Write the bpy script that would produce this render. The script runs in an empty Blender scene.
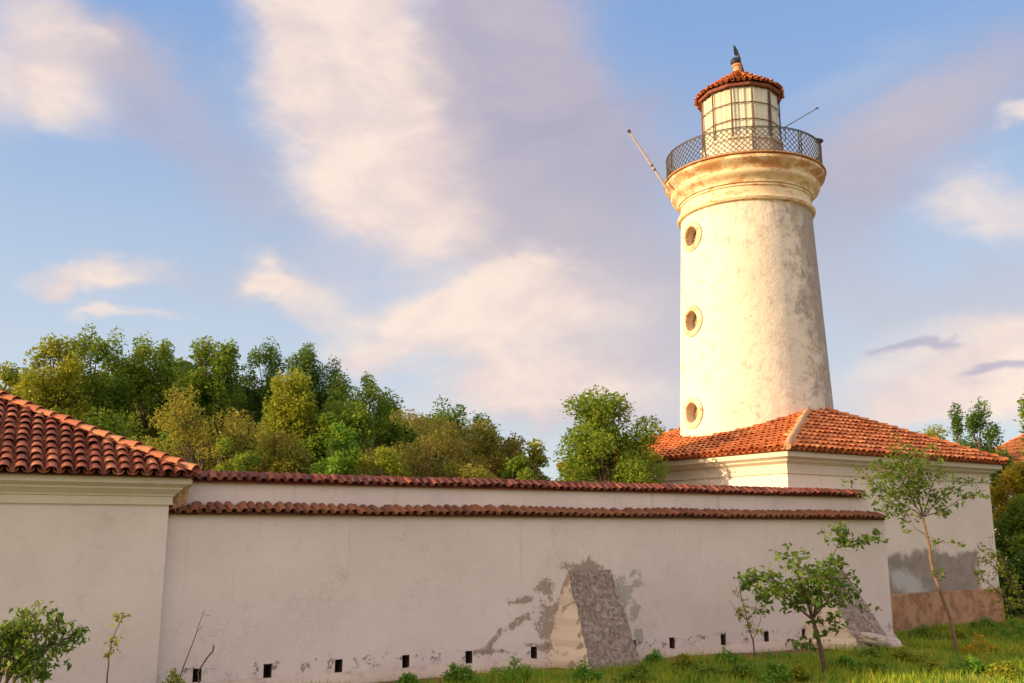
import bpy, bmesh, math, random
import numpy as np
from mathutils import Vector, Matrix
R = math.radians
random.seed(7)
rng = np.random.default_rng(7)
S = bpy.context.scene
COL = S.collection

# ------------------------------------------------------------------ camera
F_PX, PITCH, CAM_H = 932.0, R(11.5), 2.8
cd = bpy.data.cameras.new('camera')
cam = bpy.data.objects.new('camera', cd)
COL.objects.link(cam)
cam.location = (0, 0, CAM_H)
cam.rotation_euler = (R(90) + PITCH, 0, 0)
cd.sensor_width = 36
cd.lens = F_PX / 1024 * 36
cd.clip_start = .1
cd.clip_end = 4000
S.camera = cam

# ------------------------------------------------------------------ light
SUN_BEARING, SUN_EL = 257.0, 13.0
sb, se = R(SUN_BEARING), R(SUN_EL)
SUNV = Vector((math.sin(sb) * math.cos(se), math.cos(sb) * math.cos(se), math.sin(se)))
sl = bpy.data.lights.new('sun', 'SUN')
sl.energy = 5.0
sl.color = (1.0, .70, .37)
sl.angle = R(.6)
sun = bpy.data.objects.new('sun', sl)
COL.objects.link(sun)
sun.rotation_euler = SUNV.to_track_quat('Z', 'Y').to_euler()
S.view_settings.view_transform = 'Standard'
S.view_settings.look = 'None'
S.view_settings.gamma = 1
S.view_settings.use_curve_mapping = False
S.view_settings.exposure = 0.75
S.cycles.max_bounces = 5
S.cycles.diffuse_bounces = 3
S.cycles.transmission_bounces = 3
S.cycles.transparent_max_bounces = 8
SKY_STRENGTH = 0.10


def ray(u, v):
    x = (u - 512) / F_PX
    z = -(v - 341.5) / F_PX
    return x, math.cos(PITCH) - z * math.sin(PITCH), math.sin(PITCH) + z * math.cos(PITCH)


def at(u, v, Y):
    x, y, z = ray(u, v)
    t = Y / y
    return Vector((x * t, Y, CAM_H + z * t))


def azel(u, v):
    x, y, z = ray(u, v)
    return math.atan2(x, y), math.atan2(z, math.hypot(x, y))


# ------------------------------------------------------------------ world
class NT:
    def __init__(s, tree):
        s.t = tree
        s.n = tree.nodes
        s.n.clear()

    def add(s, kind, **kw):
        n = s.n.new(kind)
        for k, v in kw.items():
            setattr(n, k, v)
        return n

    def put(s, sock, v):
        if isinstance(v, bpy.types.NodeSocket):
            s.t.links.new(v, sock)
        else:
            sock.default_value = v

    def m(s, op, a, b=0.0, c=0.0, clamp=False):
        n = s.add('ShaderNodeMath', operation=op, use_clamp=clamp)
        s.put(n.inputs[0], a)
        s.put(n.inputs[1], b)
        s.put(n.inputs[2], c)
        return n.outputs[0]

    def ss(s, v, lo, hi, a=0.0, b=1.0):
        n = s.add('ShaderNodeMapRange', interpolation_type='SMOOTHSTEP')
        s.put(n.inputs[0], v)
        s.put(n.inputs[1], lo)
        s.put(n.inputs[2], hi)
        s.put(n.inputs[3], a)
        s.put(n.inputs[4], b)
        return n.outputs[0]

    def lin(s, v, lo, hi, a=0.0, b=1.0):
        n = s.add('ShaderNodeMapRange')
        s.put(n.inputs[0], v)
        s.put(n.inputs[1], lo)
        s.put(n.inputs[2], hi)
        s.put(n.inputs[3], a)
        s.put(n.inputs[4], b)
        return n.outputs[0]

    def mix(s, f, a, b, mode='MIX'):
        n = s.add('ShaderNodeMix', data_type='RGBA', blend_type=mode)
        s.put(n.inputs[0], f)
        for i, q in ((6, a), (7, b)):
            if not isinstance(q, bpy.types.NodeSocket) and len(q) == 3:
                q = (*q, 1)
            s.put(n.inputs[i], q)
        return n.outputs[2]

    def noise(s, vec, scale, detail=4, rough=.55, dist=0.0, out=0):
        n = s.add('ShaderNodeTexNoise')
        if vec is not None:
            s.put(n.inputs['Vector'], vec)
        n.inputs['Scale'].default_value = scale
        n.inputs['Detail'].default_value = detail
        n.inputs['Roughness'].default_value = rough
        n.inputs['Distortion'].default_value = dist
        return n.outputs[out]

    def vscale(s, vec, sc, loc=(0, 0, 0)):
        n = s.add('ShaderNodeMapping')
        s.put(n.inputs[0], vec)
        n.inputs[1].default_value = loc
        n.inputs[3].default_value = sc
        return n.outputs[0]


def srgb(r, g, b):
    return tuple(((c / 255) / 12.92 if c / 255 < .04045 else ((c / 255 + .055) / 1.055) ** 2.4) for c in (r, g, b))


def make_world():
    w = bpy.data.worlds.new('World')
    S.world = w
    w.use_nodes = True
    k = NT(w.node_tree)
    out = k.add('ShaderNodeOutputWorld')
    bg = k.add('ShaderNodeBackground')
    k.t.links.new(bg.outputs[0], out.inputs[0])
    sky = k.add('ShaderNodeTexSky', sky_type='NISHITA')
    sky.sun_disc = False
    sky.sun_elevation = se
    sky.sun_rotation = sb
    sky.air_density = 1.0
    sky.dust_density = .6
    sky.ozone_density = 1.2
    tc = k.add('ShaderNodeTexCoord')
    sx = k.add('ShaderNodeSeparateXYZ')
    k.put(sx.inputs[0], tc.outputs['Generated'])
    X, Y, Z = sx.outputs
    az = k.m('ARCTAN2', X, Y)
    el = k.m('ARCSINE', Z)
    cv = k.add('ShaderNodeCombineXYZ')
    k.put(cv.inputs[0], az)
    k.put(cv.inputs[1], k.m('MULTIPLY', el, 1.7))
    co = cv.outputs[0]
    nz = k.noise(co, 3.2, 5, .55, .3)
    nz2 = k.noise(k.vscale(co, (1, 1, 1), (5, 3, 1)), 9, 5, .6, .4)
    wa = k.m('ADD', az, k.m('MULTIPLY', k.m('SUBTRACT', nz, .5), .18))
    wcn = k.noise(k.vscale(co, (1, 1, 1), (2, 9, 4)), 4.0, 4, .55, .2)
    wf = k.noise(k.vscale(co, (1, 1, 1), (8, 1, 3)), 14, 6, .62, .4)
    wa = k.m('ADD', wa, k.m('MULTIPLY', k.m('SUBTRACT', wf, .5), .045))
    we = k.m('ADD', k.m('ADD', el, k.m('MULTIPLY', k.m('SUBTRACT', wcn, .5), .12)), k.m('MULTIPLY', k.m('SUBTRACT', wf, .5), .05))

    def blobs(lst):
        acc = None
        for (u, v, ru, rv, rot, wt) in lst:
            a0, e0 = azel(u, v)
            sa, sv = ru / F_PX, rv / F_PX
            c, s_ = math.cos(R(-rot)), math.sin(R(-rot))
            dx = k.m('SUBTRACT', wa, a0)
            dy = k.m('SUBTRACT', we, e0)
            p = k.m('ADD', k.m('MULTIPLY', dx, c / sa), k.m('MULTIPLY', dy, -s_ / sa))
            q = k.m('ADD', k.m('MULTIPLY', dx, s_ / sv), k.m('MULTIPLY', dy, c / sv))
            r2 = k.m('ADD', k.m('MULTIPLY', p, p), k.m('MULTIPLY', q, q))
            g = k.m('MULTIPLY', k.m('EXPONENT', k.m('MULTIPLY', r2, -1.0)), wt)
            acc = g if acc is None else k.m('ADD', acc, g)
        return acc
    # (u, v, half width, half height, rotation, weight): cloud banks fixed on the sky sphere
    light = blobs([
        (335, 40, 75, 140, 8, 1.15), (330, -80, 100, 90, 0, 1.0), (395, 170, 85, 80, 35, .95), (450, 235, 60, 38, 30, .55),
        (40, 50, 66, 50, 0, .75), (30, 95, 80, 30, 0, .4), (105, 48, 20, 10, 0, .2),
        (75, 274, 42, 14, 0, .75), (125, 272, 50, 18, 0, .35), (98, 311, 22, 9, -8, .75), (140, 325, 40, 9, 0, .5),
        (258, 278, 34, 20, 5, .85), (310, 300, 60, 30, -20, .5),
        (520, 282, 56, 28, 22, .9), (420, 312, 56, 20, 10, .85), (480, 325, 100, 32, 12, .55), (360, 350, 50, 14, 12, .55), (590, 300, 100, 40, 10, .4),
        (510, 380, 42, 26, -20, .75), (570, 400, 120, 34, 0, .6), (580, 350, 120, 50, 0, .35), (420, 395, 150, 26, 0, .25),
        (1000, 360, 80, 45, 0, .95), (940, 395, 80, 34, 0, .7), (890, 415, 70, 18, 5, .4), (1000, 215, 60, 22, -5, .6),
        (1026, 125, 20, 12, 0, .75), (900, 138, 26, 8, 20, .25), (960, 190, 45, 18, 15, .45), (860, 90, 150, 26, 25, .3), (1020, 305, 90, 18, 5, .45),
        (-150, 150, 90, 60, 20, .9), (1250, 150, 120, 60, 20, .9)])
    grey = blobs([
        (700, 100, 180, 140, 0, .2), (240, 60, 120, 60, 0, .15),
        (500, 55, 95, 120, 5, 1.4), (560, 170, 130, 90, -20, .9), (640, 270, 140, 40, -5, .65), (480, 170, 70, 110, 20, .7),
        (620, 350, 160, 60, 0, .8), (180, 130, 130, 55, -25, .4), (270, 200, 100, 45, -20, .35), (110, 60, 90, 40, 0, .6), (300, 290, 90, 40, -10, .5),
        (150, 280, 90, 30, 0, .45), (870, 190, 170, 40, 20, .6), (960, 90, 150, 45, 25, .65), (1000, 290, 110, 50, 0, .7), (850, 300, 60, 50, 0, .4),
        (930, 355, 60, 10, 8, .4), (600, 420, 220, 50, 0, .6), (960, 420, 200, 40, 0, .3)])
    streak = blobs([(905, 352, 42, 8, 9, .9), (985, 372, 48, 9, 8, .95)])
    # loose clouds everywhere else on the sphere
    away = k.ss(k.m('ABSOLUTE', az), .62, .95)
    gen = k.m('MULTIPLY', k.ss(k.noise(k.vscale(co, (1, 1.6, 1), (3, 1, 7)), 2.6, 5, .55, .4), .5, .68), away)
    fine = k.m('MULTIPLY', k.m('SUBTRACT', nz2, .5), .45)
    L = k.ss(k.m('ADD', light, k.m('MULTIPLY', fine, light)), .08, 1.0)
    L = k.m('MAXIMUM', L, k.m('MULTIPLY', gen, .8))
    Gm = k.ss(k.m('ADD', grey, k.m('MULTIPLY', fine, .5)), .12, 1.05)
    # clear sky from the atmosphere model, lifted towards the horizon
    base = k.mix(1.0, sky.outputs[0], (1, 1, 1), 'MULTIPLY')
    sc = k.add('ShaderNodeVectorMath', operation='SCALE')
    k.put(sc.inputs[0], base)
    sc.inputs[3].default_value = SKY_STRENGTH
    clear = sc.outputs[0]
    k1 = 1.0
    hz = k.ss(el, .0, .62)
    tint = k.mix(k.ss(el, .02, .60), srgb(214, 224, 234), srgb(136, 174, 228))
    tsc = k.add('ShaderNodeVectorMath', operation='SCALE')
    k.put(tsc.inputs[0], tint)
    tsc.inputs[3].default_value = .60
    clear = k.mix(.82, clear, tsc.outputs[0])
    def sc3(c, f): return tuple(x * f for x in c)
    greyc = k.mix(k.ss(el, .05, .45), sc3(srgb(212, 210, 216), .60), sc3(srgb(178, 170, 188), .60))
    pink = k.mix(k.ss(nz, .35, .65), greyc, sc3(srgb(206, 192, 200), .58))
    c = k.mix(k.m('MULTIPLY', Gm, .85), clear, pink)
    lc = k.mix(k.ss(nz2, .3, .7), sc3(srgb(234, 214, 210), .60), sc3(srgb(253, 232, 216), .62))
    c = k.mix(k.m('MULTIPLY', L, .93), c, lc)
    c = k.mix(k.ss(streak, .2, .9, 0, .75), c, sc3(srgb(182, 178, 200), .60))
    # the sunset side, behind the camera: warm tint added to fill shaded walls, glow round the low sun
    dsun = k.add('ShaderNodeVectorMath', operation='DOT_PRODUCT')
    k.put(dsun.inputs[0], tc.outputs['Generated'])
    dsun.inputs[1].default_value = tuple(SUNV)
    glow = k.m('MULTIPLY', k.ss(dsun.outputs['Value'], -.1, .95), away)
    c = k.mix(k.m('MULTIPLY', away, k.ss(Y, .2, -.3, 0, .75)), c, (.72, .62, .60))
    c = k.mix(k.m('MULTIPLY', glow, .8), c, (1.05, .78, .62))
    below = k.ss(el, -.06, .0)
    c = k.mix(below, (.10, .10, .08), c)
    k.put(bg.inputs[0], c)
    bg.inputs[1].default_value = 1.0


make_world()

# ------------------------------------------------------------------ object helpers


def link(name, me, mat=None, parent=None):
    o = bpy.data.objects.new(name, me)
    COL.objects.link(o)
    if me is not None and mat is not None:
        for q in (mat if isinstance(mat, (list, tuple)) else [mat]):
            me.materials.append(q)
    if parent is not None:
        o.parent = parent
    return o


def tag(o, label=None, cat=None, group=None, kind=None):
    for k_, v_ in (('label', label), ('category', cat), ('group', group), ('kind', kind)):
        if v_:
            o[k_] = v_
    return o


def thing(name, label, cat, loc=(0, 0, 0), rz=0, group=None):
    o = bpy.data.objects.new(name, None)
    COL.objects.link(o)
    o.location = loc
    o.rotation_euler = (0, 0, rz)
    return tag(o, label, cat, group)


class MB:
    def __init__(s):
        s.v, s.f, s.mi, s.cur = [], [], [], 0

    def face(s, pts):
        n = len(s.v)
        s.v += [tuple(p) for p in pts]
        s.f.append(tuple(range(n, n + len(pts))))
        s.mi.append(s.cur)

    def add(s, vs, fs):
        n = len(s.v)
        s.v += [tuple(p) for p in vs]
        s.f += [tuple(i + n for i in f) for f in fs]
        s.mi += [s.cur] * len(fs)

    def box(s, x0, x1, y0, y1, z0, z1, M=None):
        v = [Vector((x, y, z)) for z in (z0, z1) for y in (y0, y1) for x in (x0, x1)]
        if M is not None:
            v = [M @ p for p in v]
        s.add(v, [(0, 2, 3, 1), (4, 5, 7, 6), (0, 1, 5, 4), (2, 6, 7, 3), (0, 4, 6, 2), (1, 3, 7, 5)])

    def tube(s, pts, rad, n=8, cap=True):
        pts = [Vector(p) for p in pts]
        if not isinstance(rad, (list, tuple)):
            rad = [rad] * len(pts)
        base = len(s.v)
        prev = None
        for i, p in enumerate(pts):
            t = (pts[min(i + 1, len(pts) - 1)] - pts[max(i - 1, 0)]).normalized()
            if prev is None:
                a = t.orthogonal().normalized()
            else:
                a = (prev - t * prev.dot(t))
                a = a.normalized() if a.length > 1e-6 else t.orthogonal().normalized()
            prev = a
            b = t.cross(a)
            for j in range(n):
                th = 2 * math.pi * j / n
                s.v.append(tuple(p + (a * math.cos(th) + b * math.sin(th)) * rad[i]))
        for i in range(len(pts) - 1):
            for j in range(n):
                q = base + i * n
                s.f.append((q + j, q + (j + 1) % n, q + n + (j + 1) % n, q + n + j))
                s.mi.append(s.cur)
        if cap:
            s.f.append(tuple(base + j for j in reversed(range(n))))
            s.f.append(tuple(base + (len(pts) - 1) * n + j for j in range(n)))
            s.mi += [s.cur] * 2

    def lathe(s, prof, n=96, c=(0, 0)):
        base = len(s.v)
        for (r, z) in prof:
            for j in range(n):
                th = 2 * math.pi * j / n
                s.v.append((c[0] + r * math.cos(th), c[1] + r * math.sin(th), z))
        for i in range(len(prof) - 1):
            for j in range(n):
                q = base + i * n
                s.f.append((q + j, q + (j + 1) % n, q + n + (j + 1) % n, q + n + j))
                s.mi.append(s.cur)
        s.f.append(tuple(base + j for j in reversed(range(n))))
        s.f.append(tuple(base + (len(prof) - 1) * n + j for j in range(n)))
        s.mi += [s.cur] * 2

    def rect_ring(s, x0, x1, y0, y1, prof):
        """a moulding profile [(out, z)] carried round a rectangle with mitred corners, closed"""
        base = len(s.v)
        for (o, z) in prof:
            s.v += [(x0 - o, y0 - o, z), (x1 + o, y0 - o, z), (x1 + o, y1 + o, z), (x0 - o, y1 + o, z)]
        n = len(prof)
        for i in range(n):
            i2 = (i + 1) % n
            for j in range(4):
                s.f.append((base + i * 4 + j, base + i * 4 + (j + 1) % 4, base + i2 * 4 + (j + 1) % 4, base + i2 * 4 + j))
                s.mi.append(s.cur)

    def build(s, name, mat=None, parent=None, smooth=False, recalc=False):
        me = bpy.data.meshes.new(name)
        me.from_pydata(s.v, [], s.f)
        if len(set(s.mi)) > 1:
            me.polygons.foreach_set('material_index', s.mi)
        if recalc:
            b = bmesh.new()
            b.from_mesh(me)
            bmesh.ops.recalc_face_normals(b, faces=b.faces)
            b.to_mesh(me)
            b.free()
        if smooth:
            me.polygons.foreach_set('use_smooth', [True] * len(me.polygons))
            try:
                me.set_sharp_from_angle(angle=R(38))
            except Exception:
                pass
        me.update()
        return link(name, me, mat, parent)


def np_mesh(name, V, n_face, mat, parent=None, per=4):
    """V: (n_face*per, 3) vertices, one face per consecutive run"""
    me = bpy.data.meshes.new(name)
    me.vertices.add(len(V))
    me.vertices.foreach_set('co', np.ascontiguousarray(V, dtype=np.float32).ravel())
    me.loops.add(n_face * per)
    me.loops.foreach_set('vertex_index', np.arange(n_face * per, dtype=np.int32))
    me.polygons.add(n_face)
    me.polygons.foreach_set('loop_start', np.arange(0, n_face * per, per, dtype=np.int32))
    me.update(calc_edges=True)
    return link(name, me, mat, parent)


# ------------------------------------------------------------------ materials


def new_mat(name):
    m = bpy.data.materials.new(name)
    m.use_nodes = True
    k = NT(m.node_tree)
    out = k.add('ShaderNodeOutputMaterial')
    b = k.add('ShaderNodeBsdfPrincipled')
    k.t.links.new(b.outputs[0], out.inputs[0])
    b.inputs['Roughness'].default_value = .85
    b.inputs['Specular IOR Level'].default_value = .25
    return m, k, b


def bump(k, b, h, strength=.4, dist=.02):
    n = k.add('ShaderNodeBump')
    n.inputs['Strength'].default_value = strength
    n.inputs['Distance'].default_value = dist
    k.put(n.inputs['Height'], h)
    k.put(b.inputs['Normal'], n.outputs[0])


def ocoord(k):
    return k.add('ShaderNodeTexCoord').outputs['Object']


def xyz(k, v):
    s = k.add('ShaderNodeSeparateXYZ')
    k.put(s.inputs[0], v)
    return s.outputs


def simple(name, c1, c2, scale=6, rough=.8, metal=0, bmp=.3, spec=.25):
    m, k, b = new_mat(name)
    o = ocoord(k)
    n = k.noise(o, scale, 6, .6)
    k.put(b.inputs['Base Color'], k.mix(k.ss(n, .3, .7), c1, c2))
    b.inputs['Roughness'].default_value = rough
    b.inputs['Metallic'].default_value = metal
    b.inputs['Specular IOR Level'].default_value = spec
    bump(k, b, k.noise(o, scale * 4, 5, .6), bmp, .01)
    return m


def gauss2(k, a, b_, a0, b0, ra, rb, rot=0):
    c, s = math.cos(R(rot)), math.sin(R(rot))
    dx = k.m('SUBTRACT', a, a0)
    dy = k.m('SUBTRACT', b_, b0)
    p = k.m('ADD', k.m('MULTIPLY', dx, c / ra), k.m('MULTIPLY', dy, s / ra))
    q = k.m('ADD', k.m('MULTIPLY', dx, -s / rb), k.m('MULTIPLY', dy, c / rb))
    return k.m('EXPONENT', k.m('MULTIPLY', k.m('ADD', k.m('MULTIPLY', p, p), k.m('MULTIPLY', q, q)), -1))


WALL_A, WALL_B = (.645, .565, .54), (.705, .62, .59)


def plaster_wall():
    """whitewashed garden wall; peeled patches round the first buttress, dirt above the footing, run marks"""
    m, k, b = new_mat('wall_plaster')
    o = ocoord(k)
    X, Y, Z = xyz(k, o)
    big = k.noise(o, .55, 4, .5)
    mid = k.noise(o, 3.5, 6, .65)
    col = k.mix(k.ss(big, .3, .7), WALL_A, WALL_B)
    col = k.mix(k.ss(mid, .5, .8, 0, .35), col, (.50, .44, .40))
    rep_ = k.noise(k.vscale(o, (1, 1, 1), (9, 9, 2)), .9, 6, .6, .5)
    col = k.mix(k.ss(rep_, .53, .57, 0, .16), col, (.74, .68, .63))
    crk = k.noise(k.vscale(o, (1, 1, 1), (2, 7, 5)), 1.6, 10, .7, .6)
    cmask = k.ss(k.noise(k.vscale(o, (1, 1, 1), (7, 7, 7)), .7, 2, .5), .52, .6)
    col = k.mix(k.m('MULTIPLY', k.ss(k.m('ABSOLUTE', k.m('SUBTRACT', crk, .5)), .001, .006, .55, 0), cmask), col, (.30, .26, .23))
    # faint vertical run marks below the coping
    st = k.noise(k.vscale(o, (7, 1, .35)), 1.0, 4, .6)
    col = k.mix(k.m('MULTIPLY', k.ss(st, .56, .72), k.ss(Z, 1.0, 3.1, 0, .28)), col, (.36, .31, .28))
    # patches of lost limewash: shapes of their own
    f1 = k.noise(o, 3.6, 10, .74, .45)
    f2 = k.noise(k.vscale(o, (1, 1, 1), (3, 5, 8)), 17, 8, .7, .3)

    def peel(lst, th=.52):
        acc = None
        for a in lst:
            g = gauss2(k, X, Z, *a)
            acc = g if acc is None else k.m('MAXIMUM', acc, g)
        t = k.m('ADD', k.m('MULTIPLY', acc, .95), k.m('MULTIPLY', k.m('SUBTRACT', f1, .5), 2.4))
        t = k.m('ADD', t, k.m('MULTIPLY', k.m('SUBTRACT', f2, .5), 1.1))
        return k.ss(t, th - .02, th + .17)
    brown = peel([(7.15, .95, .40, .62, -15), (6.45, .92, .55, .15, 22), (5.85, .58, .42, .10, 48), (8.1, 2.0, .75, .24, 0),
                  (7.1, 1.62, .32, .26, 0), (5.7, .36, .6, .08, 0), (6.5, 1.35, .4, .12, 10), (7.0, .4, .5, .15, 0)], .60)
    greyp = peel([(9.1, 1.45, .36, .55, 20), (9.5, 1.75, .30, .30, 0), (9.4, 1.05, .24, .42, 0), (9.5, .5, .2, .36, 0), (15.0, .9, .25, .5, 0)], .66)
    col = k.mix(greyp, col, (.42, .385, .35))
    col = k.mix(brown, col, (.35, .28, .23))
    # chipped line just above the footing
    low = k.ss(k.m('ABSOLUTE', k.m('SUBTRACT', Z, .33)), .05, .3, 1, 0)
    chip = k.ss(k.m('ADD', k.m('MULTIPLY', low, .30), k.m('ADD', f1, k.m('MULTIPLY', k.m('SUBTRACT', f2, .5), .5))), .85, .90)
    col = k.mix(chip, col, (.27, .225, .19))
    dirt = k.m('ADD', k.ss(Z, .1, .75, .35, 0), k.m('MULTIPLY', k.m('SUBTRACT', f1, .5), 1.1))
    col = k.mix(k.ss(dirt, .25, .55, 0, .5), col, (.36, .27, .215))
    k.put(b.inputs['Base Color'], col)
    h = k.m('ADD', k.m('MULTIPLY', k.noise(o, 22, 5, .6), .35), k.m('MULTIPLY', k.noise(o, 2.0, 4, .5), 1.0))
    h = k.m('SUBTRACT', h, k.m('MULTIPLY', k.m('ADD', brown, k.m('ADD', greyp, chip)), .5))
    bump(k, b, h, .55, .03)
    return m


def plaster_plain(name, a, c, dirt=(.40, .35, .32), dirt_amt=.35, bs=.4):
    m, k, b = new_mat(name)
    o = ocoord(k)
    big = k.noise(o, .7, 4, .5)
    mid = k.noise(o, 3.1, 7, .65, .3)
    col = k.mix(k.ss(big, .3, .7), a, c)
    col = k.mix(k.ss(mid, .5, .78, 0, dirt_amt), col, dirt)
    k.put(b.inputs['Base Color'], col)
    bump(k, b, k.m('ADD', k.noise(o, 20, 5, .6), k.m('MULTIPLY', k.noise(o, 2, 4, .5), 1.5)), bs, .02)
    return m


def plaster_house():
    """house plaster: whitewash above, a ragged band of bare cement over the brick base at the front"""
    m, k, b = new_mat('house_plaster')
    o = ocoord(k)
    X, Y, Z = xyz(k, o)
    col = k.mix(k.ss(k.noise(o, .7, 4, .5), .3, .7), (.68, .60, .54), (.74, .655, .59))
    rag = k.noise(o, 1.6, 7, .6, .2)
    st = k.noise(k.vscale(o, (6, 6, .4)), 1.0, 4, .6)
    col = k.mix(k.m('MULTIPLY', k.ss(st, .55, .72), .22), col, (.38, .33, .30))
    edge = k.m('ADD', Z, k.m('MULTIPLY', k.m('SUBTRACT', rag, .5), 1.1))
    ce = k.m('MULTIPLY', k.ss(edge, 2.0, 2.25, 1, 0), k.ss(k.m('ADD', X, k.m('MULTIPLY', rag, 1.2)), 9.15, 9.5, 1, 0))
    cem = k.mix(k.ss(k.noise(o, 2.4, 6, .6), .35, .65), (.27, .23, .20), (.345, .295, .255))
    pale = k.ss(k.m('ADD', gauss2(k, X, Z, 4.9, 1.35, 1.1, .42, -12), k.m('MULTIPLY', k.m('SUBTRACT', rag, .5), 1.5)), .35, .85)
    cem = k.mix(pale, cem, (.50, .485, .48))
    col = k.mix(ce, col, cem)
    k.put(b.inputs['Base Color'], col)
    bump(k, b, k.m('SUBTRACT', k.m('ADD', k.noise(o, 20, 5, .6), k.m('MULTIPLY', k.noise(o, 2, 4, .5), 1.5)), ce), .45, .02)
    return m


def tower_mat():
    """limewash over render: mottled grey-brown weathering, plus shade painted into the east side"""
    m, k, b = new_mat('tower_plaster')
    o = ocoord(k)
    X, Y, Z = xyz(k, o)
    big = k.noise(o, .45, 5, .55)
    col = k.mix(k.ss(big, .3, .7), (.69, .62, .52), (.77, .70, .60))
    mott = k.noise(o, 2.3, 9, .72, .4)
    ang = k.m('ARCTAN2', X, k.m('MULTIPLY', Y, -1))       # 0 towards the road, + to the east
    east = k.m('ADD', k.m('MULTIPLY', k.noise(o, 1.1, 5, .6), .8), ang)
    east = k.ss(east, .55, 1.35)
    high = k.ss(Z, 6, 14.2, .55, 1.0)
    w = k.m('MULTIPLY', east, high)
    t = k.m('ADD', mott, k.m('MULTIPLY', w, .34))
    col = k.mix(k.m('MULTIPLY', w, .32), col, (.44, .37, .32))  # even shade painted over the east side, beneath the mottling
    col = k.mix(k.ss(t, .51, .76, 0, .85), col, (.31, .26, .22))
    sp = k.noise(k.vscale(o, (1, 1, .5)), 9, 7, .7, .2)
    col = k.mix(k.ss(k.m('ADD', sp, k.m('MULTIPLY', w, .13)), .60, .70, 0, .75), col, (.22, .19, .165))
    # rusty runs coming down from the mouldings
    av = k.add('ShaderNodeCombineXYZ')
    k.put(av.inputs[0], k.m('MULTIPLY', ang, 2.4))
    k.put(av.inputs[2], k.m('MULTIPLY', Z, .22))
    rs = k.noise(av.outputs[0], 4.0, 6, .6, .1)
    col = k.mix(k.m('MULTIPLY', k.ss(rs, .50, .66), k.ss(Z, 11.2, 14.0, 0, .6)), col, (.46, .30, .17))
    # cracks and repaired spots
    cr = k.noise(k.vscale(o, (1, 1, 1), (4, 4, 4)), 3.2, 10, .8)
    col = k.mix(k.ss(k.m('ABSOLUTE', k.m('SUBTRACT', cr, .5)), .004, .018, .35, 0), col, (.36, .31, .25))
    k.put(b.inputs['Base Color'], col)
    bump(k, b, k.m('ADD', k.m('MULTIPLY', k.noise(o, 14, 6, .65), .6), k.m('MULTIPLY', k.noise(o, 1.8, 5, .55), 2.2)), .6, .04)
    return m


def cornice_mat():
    m, k, b = new_mat('cornice_plaster')
    o = ocoord(k)
    col = k.mix(k.ss(k.noise(o, .8, 5, .55), .3, .7), (.70, .55, .36), (.78, .65, .45))
    t = k.noise(k.vscale(o, (1, 1, 2.2)), 2.1, 8, .68, .3)
    Z_ = xyz(k, o)[2]
    t = k.m('ADD', t, k.ss(Z_, 14.7, 15.45, 0, .12))
    col = k.mix(k.ss(t, .50, .64, 0, .85), col, (.50, .25, .10))
    col = k.mix(k.ss(Z_, 15.36, 15.42, 0, .7), col, (.50, .25, .11))
    t2 = k.noise(k.vscale(o, (1, 1, 1.2), (7, 1, 2)), 4, 8, .7, .3)
    col = k.mix(k.ss(t2, .60, .68, 0, .85), col, (.17, .13, .10))
    k.put(b.inputs['Base Color'], col)
    bump(k, b, k.noise(o, 9, 7, .65), .6, .03)
    return m


def tile_mat(name, cols, moss=.35):
    m, k, b = new_mat(name)
    g = k.add('ShaderNodeNewGeometry')
    rp = g.outputs['Random Per Island']
    o = ocoord(k)
    r = k.add('ShaderNodeValToRGB')
    cr = r.color_ramp
    cr.interpolation = 'LINEAR'
    while len(cr.elements) < len(cols):
        cr.elements.new(.5)
    for i, c in enumerate(cols):
        cr.elements[i].position = i / (len(cols) - 1)
        cr.elements[i].color = (*c, 1)
    k.put(r.inputs[0], rp)
    n = k.noise(o, 9, 7, .7, .2)
    col = k.mix(k.ss(n, .50, .72, 0, .55), r.outputs[0], (.15, .085, .055))
    n2 = k.noise(o, 1.3, 6, .65)
    col = k.mix(k.ss(n2, .55, .75, 0, moss), col, (.16, .13, .08))
    k.put(b.inputs['Base Color'], col)
    b.inputs['Roughness'].default_value = .8
    bump(k, b, k.noise(o, 40, 5, .6), .35, .008)
    return m


def leaf_mat(name, c1, c2, c3, trans=.45):
    m = bpy.data.materials.new(name)
    m.use_nodes = True
    k = NT(m.node_tree)
    out = k.add('ShaderNodeOutputMaterial')
    g = k.add('ShaderNodeNewGeometry')
    rp = g.outputs['Random Per Island']
    o = ocoord(k)
    n = k.noise(o, 1.1, 3, .5)
    col = k.mix(k.ss(n, .35, .65), c1, c2)
    col = k.mix(k.ss(rp, .45, 1.0, 0, .8), col, c3)
    d = k.add('ShaderNodeBsdfPrincipled')
    k.put(d.inputs['Base Color'], col)
    d.inputs['Roughness'].default_value = .55
    d.inputs['Specular IOR Level'].default_value = .25
    t = k.add('ShaderNodeBsdfTranslucent')
    k.put(t.inputs[0], k.mix(.5, col, (.30, .36, .03)))
    mx = k.add('ShaderNodeMixShader')
    mx.inputs[0].default_value = trans
    k.t.links.new(d.outputs[0], mx.inputs[1])
    k.t.links.new(t.outputs[0], mx.inputs[2])
    k.t.links.new(mx.outputs[0], out.inputs[0])
    return m


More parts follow.
